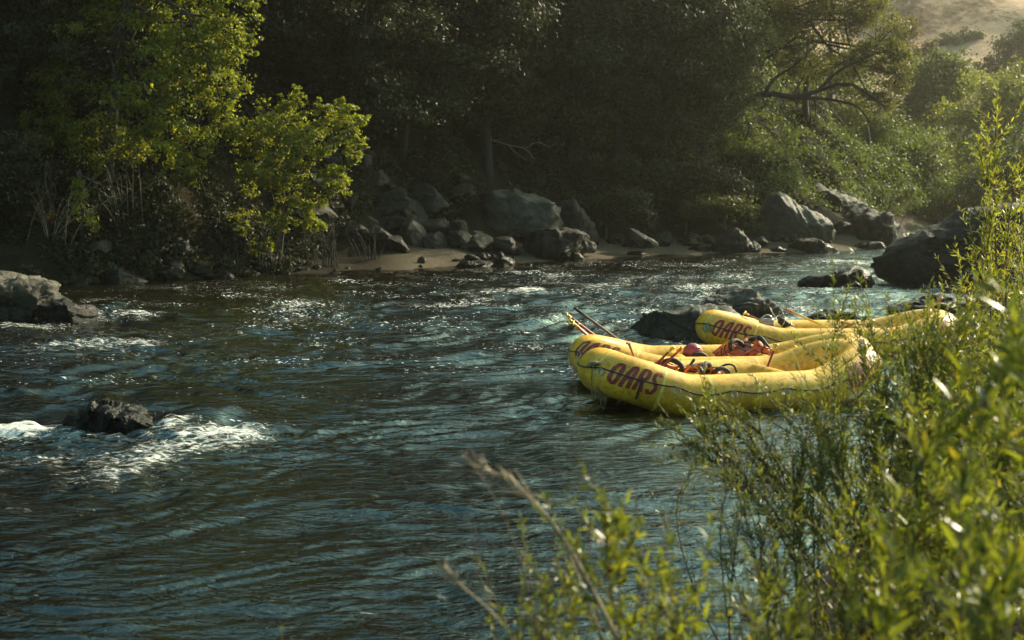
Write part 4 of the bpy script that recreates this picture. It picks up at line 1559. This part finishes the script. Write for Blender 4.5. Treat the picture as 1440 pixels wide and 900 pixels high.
paddle('red paddle with a worn wide grip standing up between the two front rafts', at(884, 482, 19.80), at(905, 535, 19.70), 'shaft_orange', 'straw', 'yellow_plastic', .1, 1.0)
paddle('dark red paddle on the nearest raft leaning toward the paddle bunch', at(946, 489, 18.95), at(905, 530, 18.80), 'shaft_red', 'yellow_plastic', 'shaft_red', .2, 1.1)
paddle('orange paddle leaning in the middle of three on the nearest raft', at(958, 490, 18.90), at(918, 528, 18.80), 'shaft_red', 'shaft_orange', 'shaft_orange', .5, 1.1)
paddle('orange paddle with a black grip standing in the nearest raft', at(976, 506, 18.50), at(945, 548, 18.55), 'shaft_orange', 'black', 'shaft_orange', .0, 1.0)
paddle('maroon paddle standing alone in front of the raised stern of the nearest raft', at(1091, 485, 19.50), at(1072, 535, 19.40), 'shaft_red', 'yellow_plastic', 'shaft_red', .1, 1.1)
paddle('paddle with a yellow grip lying in the raised stern of the middle raft', at(1118, 487, 20.75), at(1080, 520, 20.85), 'yellow_plastic', 'yellow_plastic', 'yellow_plastic', .5, 1.1)
paddle('red paddle leaning on the bow rim of the far raft near the silvery bag', at(1047, 440, 25.10), at(1100, 466, 24.90), 'shaft_red', 'yellow_plastic', 'shaft_red', .4, 1.2)
paddle('orange paddle lying low behind the rim of the far raft', at(1181, 452, 25.10), at(1235, 466, 25.00), 'shaft_orange', 'shaft_orange', 'shaft_orange', .4, 1.2)


def long_oar(label, a, b, length):
    root = thing('oar', label, 'oar', tuple(a))
    root.rotation_euler = frame_to(a, b)[0]
    g = Geo()
    g.tube([(0, 0, z) for z in np.linspace(.1, length, 8)], .021, 10)
    g.obj('shaft', M['yellow_plastic'], root)
    g = Geo()
    g.tube([(0, 0, 0), (0, 0, .01), (0, 0, .14), (0, 0, .15)], [.017, .024, .024, .02], 10)
    g.obj('handle', M['shaft_orange'], root)


long_oar('long yellow oar jutting up over the middle of the far raft', at(1105, 435, 24.80), at(1175, 466, 24.10), 1.5)
long_oar('yellow oar standing out over the stern of the far raft', at(1325, 419, 25.00), at(1278, 458, 24.90), 1.2)


def puff_panel(w, h, d, seed, bend=0.0):
    """a padded foam panel: a soft box with quilted seams"""
    nx, nz = 12, 14
    v, q = [], []
    for side in (1, -1):
        for k in range(nz + 1):
            for j in range(nx + 1):
                a, b = j / nx * 2 - 1, k / nz * 2 - 1
                edge = max(0, 1 - abs(a) ** 4) ** .5 * max(0, 1 - abs(b) ** 4) ** .5
                quilt = .72 + .28 * abs(math.sin((b + 1) * PI * 1.5))
                y = side * d * .5 * edge * quilt
                x = a * w / 2 * (1 - .12 * max(0, b) ** 2)
                v.append((x, y + bend * (a * a) * w, b * h / 2))
    m = (nx + 1) * (nz + 1)
    for s in range(2):
        for k in range(nz):
            for j in range(nx):
                f = (s * m + k * (nx + 1) + j, s * m + k * (nx + 1) + j + 1, s * m + (k + 1) * (nx + 1) + j + 1, s * m + (k + 1) * (nx + 1) + j)
                q.append(f if s == 1 else f[::-1])
    v = np.array(v)
    v += (fbm(v * 9 + seed, 3) * .012)[:, None] * np.array([1, 1.4, 1])
    return v, np.array(q)


def life_jacket(label, loc, rot, seed, scale=1.0, pale=False):
    """a rafting vest thrown down: back panel, two front panels, collar, black straps and buckles"""
    root = thing('life_jacket', label, 'life jacket', tuple(loc), 0, 'life jackets in the rafts')
    root.rotation_euler = rot
    root.scale = (scale,) * 3
    m1, m2 = (M['orange_pale'], M['orange']) if pale else (M['orange'], M['orange_pale'])
    v, q = puff_panel(.42, .46, .10, seed, .25)
    mesh_obj('back_panel', v, q, m1, root, True)
    for s in (-1, 1):
        v, q = puff_panel(.2, .42, .11, seed + s, .1)
        c, sn = math.cos(.25 * s), math.sin(.25 * s)
        v = v @ np.array([[c, sn, 0], [-sn, c, 0], [0, 0, 1]]) + np.array([s * .12, -.17, -.02 + s * .03])
        mesh_obj('front_panel', v, q, m2 if s > 0 else m1, root, True)
    g = Geo()
    g.tube(bez([(-.15, -.12, .2), (-.17, .02, .28), (0, .1, .3), (.17, .02, .28), (.15, -.12, .2)], 14), np.array([.03] + [.045] * 12 + [.03]), 8)
    g.obj('collar', M['black'], root)
    for z in (-.12, .02, .13):
        g = Geo()
        t = np.linspace(0, 2 * PI, 21)
        g.tube([(.24 * math.cos(a), -.07 + .185 * math.sin(a), z + .02 * math.sin(2 * a + seed)) for a in t], .011, 6, False)
        g.obj('strap', M['black'], root)
        g = Geo()
        g.box((.0, -.262, z), (.06, .02, .04))
        g.obj('buckle', M['black'], root)
    return root


life_jacket('orange life jacket lying beside the red helmet in the middle raft', at(1024, 496, 21.15), (.9, .2, .6), 3, .75, True)
life_jacket('bright orange life jacket heaped highest in the middle raft', at(1048, 494, 21.05), (1.2, -.2, 2.2), 4, .85)
life_jacket('black sided orange life jacket at the end of the heap in the middle raft', at(1066, 497, 21.00), (.3, .35, 1.2), 5, .75)
life_jacket('faded orange life jacket under the red helmet', at(976, 505, 21.10), (1.4, .1, .3), 6, .7, True)
life_jacket('orange life jacket half hidden behind the paddles of the nearest raft', at(938, 519, 19.10), (1.2, .3, .2), 7, .75, True)
life_jacket('black strapped life jacket in front of the black gripped paddle', at(975, 521, 19.00), (1.35, -.1, 1.0), 8, .7)
life_jacket('flat pale orange life jacket toward the middle of the nearest raft', at(1002, 524, 19.10), (1.5, .1, .5), 9, .7, True)


def helmet(label, loc, rz, tilt):
    root = thing('helmet', label, 'helmet', tuple(loc))
    root.rotation_euler = (tilt, 0, rz)
    n, m = 28, 12
    for nm, sc, mat in (('shell', 1.0, 'helmet'), ('liner', .9, 'black')):
        v, q = [], []
        for k in range(m + 1):
            for j in range(n):
                a = j / n * 2 * PI
                low = -.30 + .22 * max(0, math.cos(2 * a)) * .5 + (.25 if math.cos(a) > .6 else 0)
                t = PI / 2 - (PI / 2 - low) * k / m
                r = math.cos(t)
                v.append((.155 * sc * r * math.cos(a), .13 * sc * r * math.sin(a), .135 * sc * math.sin(t)))
        for k in range(m):
            for j in range(n):
                q.append((k * n + j, (k + 1) * n + j, (k + 1) * n + (j + 1) % n, k * n + (j + 1) % n))
        o = mesh_obj(nm, np.array(v), np.array(q), M[mat], root, True)
        if nm == 'shell':
            g = Geo()
            g.tube(np.array(v[-n:] + v[-n:-n + 1]), .008, 6, False)
            g.obj('rim', M['black'], root)
    for s in (-1, 1):
        for k in range(3):
            g = Geo()
            a, t = s * (1.1 + k * .28), .75
            p = np.array((.157 * math.cos(t) * math.cos(a), .132 * math.cos(t) * math.sin(a), .137 * math.sin(t)))
            g.tube([p - np.array([0, 0, .012]), p + np.array([0, 0, .012])], .007, 8)
            g.obj('vent', M['black'], root)
    g = Geo()
    g.tube(bez([(.02, .125, -.03), (.05, .09, -.14), (.06, 0, -.18), (.05, -.09, -.14), (.02, -.125, -.03)], 14), .008, 5)
    g.obj('chin_strap', M['black'], root)


helmet('maroon helmet lying on a life jacket in the middle raft', at(974, 495, 21.05), .5, .25)

# dry bag and strap in the far raft, webbing loop in the nearest
v, q = puff_panel(.28, .22, .16, 12)
root = thing('dry_bag', 'crumpled silvery bag beside the paddle in the far raft bow', 'bag', tuple(at(1078, 456, 24.90)))
mesh_obj('pouch', v, q, M['clear_bag'], root, True)
g = Geo()
g.tube(bez([(-.1, 0, .1), (-.02, -.02, .16), (.05, 0, .15), (.1, 0, .1)], 10), .018, 7)
g.obj('rolled_top', M['clear_bag'], root)
root = thing('pump_bag', 'black roll bag tied at the rock end of the far raft', 'bag', tuple(at(1106, 457, 24.80)))
g = Geo()
g.tube([(-.14, 0, .1), (-.12, 0, .09), (0, 0, 0), (.1, 0, -.06), (.12, 0, -.07)], [.03, .06, .07, .06, .03], 12)
g.obj('roll', M['black'], root)
for t in (-.06, .05):
    g = Geo()
    th = np.linspace(0, 2 * PI, 15)
    g.tube([(t + .05 * math.cos(a) * .6, .074 * math.sin(a), -t * .7 + .074 * math.cos(a)) for a in th], .009, 5, False)
    g.obj('buckle_strap', M['steel'], root)
root = thing('webbing_strap', 'loop of black webbing on the cross tube of the nearest raft', 'strap', tuple(at(1020, 520, 19.00)))
g = Geo()
g.tube(bez([(-.14, 0, -.08), (-.08, 0, .02), (.02, .02, .07), (.12, .05, .05), (.16, .05, -.04)], 14), .015, 6)
g.obj('loop', M['black'], root)


# ------------------------------------------------------------------ near bank plants
def blade_leaf(base, d, up, L, W, rs):
    """a lanceolate leaf in four crosswise steps, arched and folded; returns verts and faces"""
    pass


def willow_leaves(P, D, L, rs, aspect=.17, droop=.35):
    """slender pointed leaves: P base, D direction; 3 rows of 3, folded and arched"""
    n = len(P)
    D = D / (np.linalg.norm(D, axis=1)[:, None] + 1e-9)
    r = rs.normal(size=(n, 3))
    S = np.cross(D, r)
    S /= np.linalg.norm(S, axis=1)[:, None] + 1e-9
    Nn = np.cross(S, D)
    L = L[:, None]
    W = L * aspect * rs.uniform(.75, 1.3, n)[:, None]
    bend = rs.uniform(-.2, droop, n)[:, None]

    def pt(t, w):
        c = P + D * L * t - Nn * (bend * L * t * t)
        return [c + S * W * w + Nn * W * w * .5, c, c - S * W * w + Nn * W * w * .5]
    b = P
    r1 = pt(.33, .5)
    r2 = pt(.68, .42)
    tip = pt(1.0, 0)[1]
    v = np.stack([b, r1[0], r1[1], r1[2], r2[0], r2[1], r2[2], tip], 1).reshape(-1, 3)
    o = (np.arange(n) * 8)[:, None]
    q = np.concatenate([o + np.array([[1, 2, 5, 4]]), o + np.array([[2, 3, 6, 5]])])
    t = np.concatenate([o + np.array([[0, 2, 1]]), o + np.array([[0, 3, 2]]), o + np.array([[4, 5, 7]]), o + np.array([[5, 6, 7]])])
    return v, q, t


class LeafBag:
    def __init__(s):
        s.P, s.D, s.L = [], [], []

    def along(s, pts, t0, n, L0, rs, ang=.75):
        """n leaves alternating up a stem from the share t0 of its length"""
        pts = np.asarray(pts)
        m = len(pts)
        u = np.sort(rs.uniform(t0, 1, n)) * (m - 1.001)
        k = u.astype(int)
        f = (u - k)[:, None]
        p = pts[k] * (1 - f) + pts[k + 1] * f
        tg = pts[k + 1] - pts[k]
        tg /= np.linalg.norm(tg, axis=1)[:, None] + 1e-9
        az = np.arange(n) * 2.4 + rs.uniform(0, 1, n)
        side = np.cross(tg, rs.normal(size=(n, 3)))
        side /= np.linalg.norm(side, axis=1)[:, None] + 1e-9
        a = rs.normal(ang, .22, n)[:, None]
        s.P.append(p)
        s.D.append(tg * np.cos(a) + side * np.sin(a) + np.array([0, 0, .12]))
        ln = L0 * rs.uniform(.55, 1.25, n) * (1 - .35 * (u / m) ** 3)
        s.L.append(ln)

    def obj(s, name, mat, root, rs, aspect=.17, droop=.35):
        v, q, t = willow_leaves(np.concatenate(s.P), np.concatenate(s.D), np.concatenate(s.L), rs, aspect, droop)
        return mesh_obj(name, v, [q, t], M[mat], root, True)


def willow(label, px, Y, tops, leaf=.06, nleaf=46, twigs=5, seed=0, mat='leaf_willow', name='willow_shrub', cat='shrub', stem_r=.0055, base_spread=.12, drop=None, aspect=.17, t0=.22, bow=.12, tw=1.0):
    """a shrub of several stems; tops are photo points with their distance: (px, py, Y)"""
    r_ = np.random.RandomState(seed)
    x = (px - 720) / 2000 * Y
    z = gz(x, Y) if drop is None else drop
    base = np.array([x, Y, z])
    root = thing(name, label, cat, tuple(base))
    g, bag = Geo(), LeafBag()
    for tp in tops:
        e = at(*tp) - base
        b = np.array([r_.normal(0, base_spread), r_.normal(0, base_spread), -.08])
        ln = np.linalg.norm(e)
        side = np.array([r_.normal(0, bow), r_.normal(0, bow * .7), 0]) * ln
        p = bez([b, b + (e - b) * .35 + side * .6 + np.array([0, 0, .08 * ln]), b + (e - b) * .7 + side * .7 + np.array([0, 0, .07 * ln]), e], 14)
        g.tube(p, np.linspace(stem_r, stem_r * .28, 14), 5)
        k = max(6, int(1.45 * nleaf * ln))
        bag.along(p, t0, k, leaf, r_)
        for q in range(int(1.6 * twigs * ln + .5)):
            i = r_.randint(4, 12)
            tl = ln * r_.uniform(.10, .28) * tw
            d = p[min(i + 1, 13)] - p[i]
            d = d / (np.linalg.norm(d) + 1e-9) + r_.normal(0, .55, 3)
            d /= np.linalg.norm(d)
            tp_ = bez([p[i], p[i] + d * tl * .5 + np.array([0, 0, .03 * tl]), p[i] + d * tl + np.array([0, 0, .12 * tl])], 7)
            g.tube(tp_, np.linspace(stem_r * .45, .0012, 7), 4)
            bag.along(tp_, .12, max(5, int(nleaf * 1.5 * tl)), leaf * .9, r_)
    g.obj('stem', M['twig'], root)
    bag.obj('foliage', mat, root, r_, aspect)
    return root


def fan(rs_, n, px0, px1, py0, py1, Y0, Y1, jag=0):
    return [(rs_.uniform(px0, px1), rs_.uniform(py0, py1), rs_.uniform(Y0, Y1)) for _ in range(n)]


rw = np.random.RandomState(9)
# the tall sapling and its neighbour
willow('tall thin yellow green sapling standing above the other bank plants', 1402, 13.5, [(1402, 118, 13.5), (1372, 190, 13.4), (1425, 235, 13.6), (1362, 300, 13.3), (1385, 165, 13.4), (1430, 300, 13.5), (1392, 270, 13.5)], .075, 34, 4, 1, 'leaf_sapling', 'sapling', 'tree', .012, .05, t0=.28, bow=.05, tw=.5)
willow('yellow green sapling cut by the frame edge beside the tall one', 1445, 13.0, [(1440, 215, 13), (1462, 170, 13), (1425, 330, 12.8), (1450, 280, 13)], .075, 34, 4, 2, 'leaf_sapling', 'sapling', 'tree', .011, .06, t0=.2, bow=.06, tw=.5)
willow('low sprawling sapling at the foot of the tall thin one', 1380, 12.6, [(1345, 390, 12.5), (1400, 395, 12.4), (1430, 380, 12.6), (1372, 410, 12.3)], .07, 32, 4, 3, 'leaf_sapling', 'sapling', 'tree', .008, .1, t0=.25)
# the dense willow bank
willow('willow shrub reaching up before the stern of the far raft', 1260, 9.5, [(1196, 398, 9.6), (1218, 428, 9.5), (1242, 452, 9.4), (1268, 440, 9.6), (1290, 470, 9.3), (1235, 492, 9.2), (1205, 468, 9.4)], .055, 60, 6, 4)
willow('dense willow shrub covering the stern of the middle raft', 1240, 8.6, fan(rw, 12, 1215, 1320, 510, 610, 8, 9), .055, 66, 7, 5)
willow('bushy willow shrub below the huge dark boulder', 1340, 9.0, fan(rw, 13, 1300, 1400, 450, 560, 8.5, 9.5) + [(1322, 432, 9), (1300, 448, 9), (1345, 428, 9.1), (1362, 440, 9)], .055, 62, 6, 6)
willow('thick willow shrub at the frame edge under the saplings', 1430, 8.4, fan(rw, 14, 1380, 1480, 420, 560, 8, 9), .06, 60, 6, 7)
willow('dark leafy willow shrub in the heart of the bank thicket', 1300, 7.4, fan(rw, 16, 1220, 1370, 540, 680, 7, 7.8), .055, 70, 7, 8)
willow('willow shrub spreading low over the water beside the nearest raft', 1150, 8.4, fan(rw, 9, 1090, 1210, 560, 660, 8, 9), .05, 56, 6, 9)
willow('willow shrub leaning left under the arching willow branch', 1120, 7.4, fan(rw, 7, 1020, 1150, 640, 740, 7, 8), .05, 46, 5, 10)
willow('leafy willow shrub at the bottom edge below the dark thicket', 1230, 6.2, fan(rw, 13, 1150, 1300, 690, 820, 5.8, 6.6), .055, 60, 6, 11)
willow('blurred willow shrub filling the bottom corner', 1390, 5.4, fan(rw, 14, 1320, 1450, 620, 800, 5, 5.8), .06, 60, 6, 12)
willow('blurred willow shrub rising at the frame edge above the corner', 1440, 6.4, fan(rw, 12, 1390, 1470, 540, 680, 6, 6.8), .06, 60, 6, 13)
willow('sparse willow shoots over the open water left of the thicket', 1060, 7.8, fan(rw, 6, 1000, 1110, 600, 700, 7.4, 8.2), .042, 26, 4, 14)
willow('small willow shrub at the bottom edge between open water and thicket', 1080, 5.4, fan(rw, 6, 1010, 1150, 740, 860, 5, 5.8), .055, 46, 5, 15)
willow('low blurred willow shoots at the bottom edge under the leaning branch', 920, 4.8, fan(rw, 6, 870, 990, 780, 880, 4.5, 5.2), .05, 50, 4, 16)
willow('short leafy shoots poking up at the bottom beside the dry stalks', 765, 4.6, [(752, 795, 4.5), (770, 812, 4.6), (748, 840, 4.5), (800, 790, 4.7), (815, 830, 4.6), (786, 850, 4.5)], .045, 70, 3, 17, t0=.35)
willow('single small shoot at the bottom edge out over the water', 396, 4.6, [(395, 884, 4.6)], .02, 60, 0, 18, t0=.6, drop=.55)
# long single branches
willow('arching willow branch reaching out in front of the nearest raft', 1230, 8.9, [(928, 588, 8.6), (955, 572, 8.7), (990, 600, 8.7), (1020, 560, 8.9), (1050, 578, 8.8), (1090, 562, 8.9), (968, 590, 8.6), (1008, 584, 8.7), (1120, 545, 8.9), (1140, 575, 8.8)], .055, 56, 5, 19, t0=.35, bow=.05, stem_r=.008)
willow('blurred leaning willow branch with broad leaves crossing the lower middle', 1080, 4.4, [(818, 655, 4.2), (850, 700, 4.2), (880, 735, 4.3)], .062, 50, 3, 20, t0=.3, bow=.06, aspect=.24)
willow('bright blurred shoot with long pointed leaves near the frame edge', 1420, 3.8, [(1400, 455, 3.7), (1425, 520, 3.8), (1385, 560, 3.7), (1440, 440, 3.9)], .085, 46, 2, 21, t0=.3, aspect=.19)
willow('blurred broad leaved shoot in the bottom corner', 1380, 3.4, [(1350, 760, 3.3), (1300, 800, 3.3), (1400, 700, 3.4), (1430, 780, 3.4)], .075, 46, 2, 22, t0=.25, aspect=.2)
willow('blurred broad leaved shoot at the bottom edge below the small shrub', 1180, 3.6, [(1130, 830, 3.5), (1190, 800, 3.6), (1235, 850, 3.6)], .07, 46, 2, 23, t0=.25, aspect=.2)


# dry stalks and bare stems
def stalk(label, pts, r0, r1, mat='straw', side=4, seed=0, head=False):
    r_ = np.random.RandomState(seed)
    P = np.array([at(*p) for p in pts])
    root = thing('dry_stalk', label, 'dry stalk', tuple(P[0]))
    p = bez(P - P[0], 16)
    g = Geo()
    g.tube(p, np.linspace(r0, r1, 16), 6)
    for k in range(side):
        i = r_.randint(5, 14)
        d = (p[i + 1] - p[i])
        d = d / np.linalg.norm(d) + r_.normal(0, .3, 3)
        g.tube(bez([p[i], p[i] + d * .05, p[i] + d * .1 + np.array([0, 0, -.01])], 5), np.linspace(r1, .0008, 5), 4)
    g.obj('stem', M[mat], root)
    if head:
        P2 = np.repeat(p[-5:], 10, 0) + r_.normal(0, .006, (50, 3))
        D = (p[-1] - p[-5])[None, :] / np.linalg.norm(p[-1] - p[-5]) + r_.normal(0, .4, (50, 3))
        v, q, t = willow_leaves(P2, D, r_.uniform(.02, .05, 50), r_, .12)
        mesh_obj('seed_head', v, [q, t], M['straw'], root, True)


stalk('thick pale dry stalk slanting across the lower middle over the water', [(872, 905, 4.1), (800, 770, 4.1), (740, 695, 4.1), (668, 648, 4.15)], .006, .0025, seed=1, side=5, head=True)
stalk('second pale dry stalk lying close along the thick one', [(850, 905, 4.3), (790, 760, 4.25), (740, 700, 4.2), (690, 660, 4.2)], .004, .0018, seed=2, side=3)
stalk('short pale dry stalk at the bottom edge left of the leafy shoots', [(725, 905, 4.0), (690, 860, 4.0), (650, 825, 4.0), (625, 800, 4.05)], .004, .0015, seed=3, side=2, head=True)
stalk('dark thin dry stem slanting beside the thick pale stalk', [(760, 905, 4.4), (735, 800, 4.4), (700, 710, 4.4), (655, 640, 4.4)], .003, .001, 'twig', seed=4)
stalk('dark upright dry stem crossing the waterline of the nearest raft', [(845, 905, 4.6), (828, 760, 4.6), (815, 620, 4.6), (803, 480, 4.6)], .0025, .0009, 'twig', seed=5, side=2)
stalk('dark dry stem upright among the low blurred shoots', [(900, 905, 5.2), (905, 800, 5.2), (895, 720, 5.2), (900, 650, 5.2)], .003, .001, 'twig', seed=6)
stalk('short brown dry stem beside the leafy shoots at the bottom', [(700, 905, 4.5), (690, 850, 4.5), (672, 800, 4.5), (668, 740, 4.5)], .0025, .001, 'twig', seed=7, side=3)
for k, (px, Y) in enumerate(((960, 7.0), (1030, 6.8), (1095, 6.5), (1165, 6.2))):
    bare_shrub(('bare brown stems standing in the water left of the thicket', 'bare brown stems in front of the sparse willow shoots', 'bare brown stems below the arching willow branch', 'bare brown stems at the dark foot of the thicket')[k],
               px, Y, 9, 1.0, .16, 40 + k, 'twig', 3, .22)
bare_shrub('tangle of dry twigs at the stern of the middle raft', 1255, 13.5, 14, 1.1, .5, 50, 'twig', 3, .35)
bare_shrub('tangle of red brown twigs at the stern of the far raft', 1270, 17, 12, 1.3, .5, 51, 'twig', 3, .4)
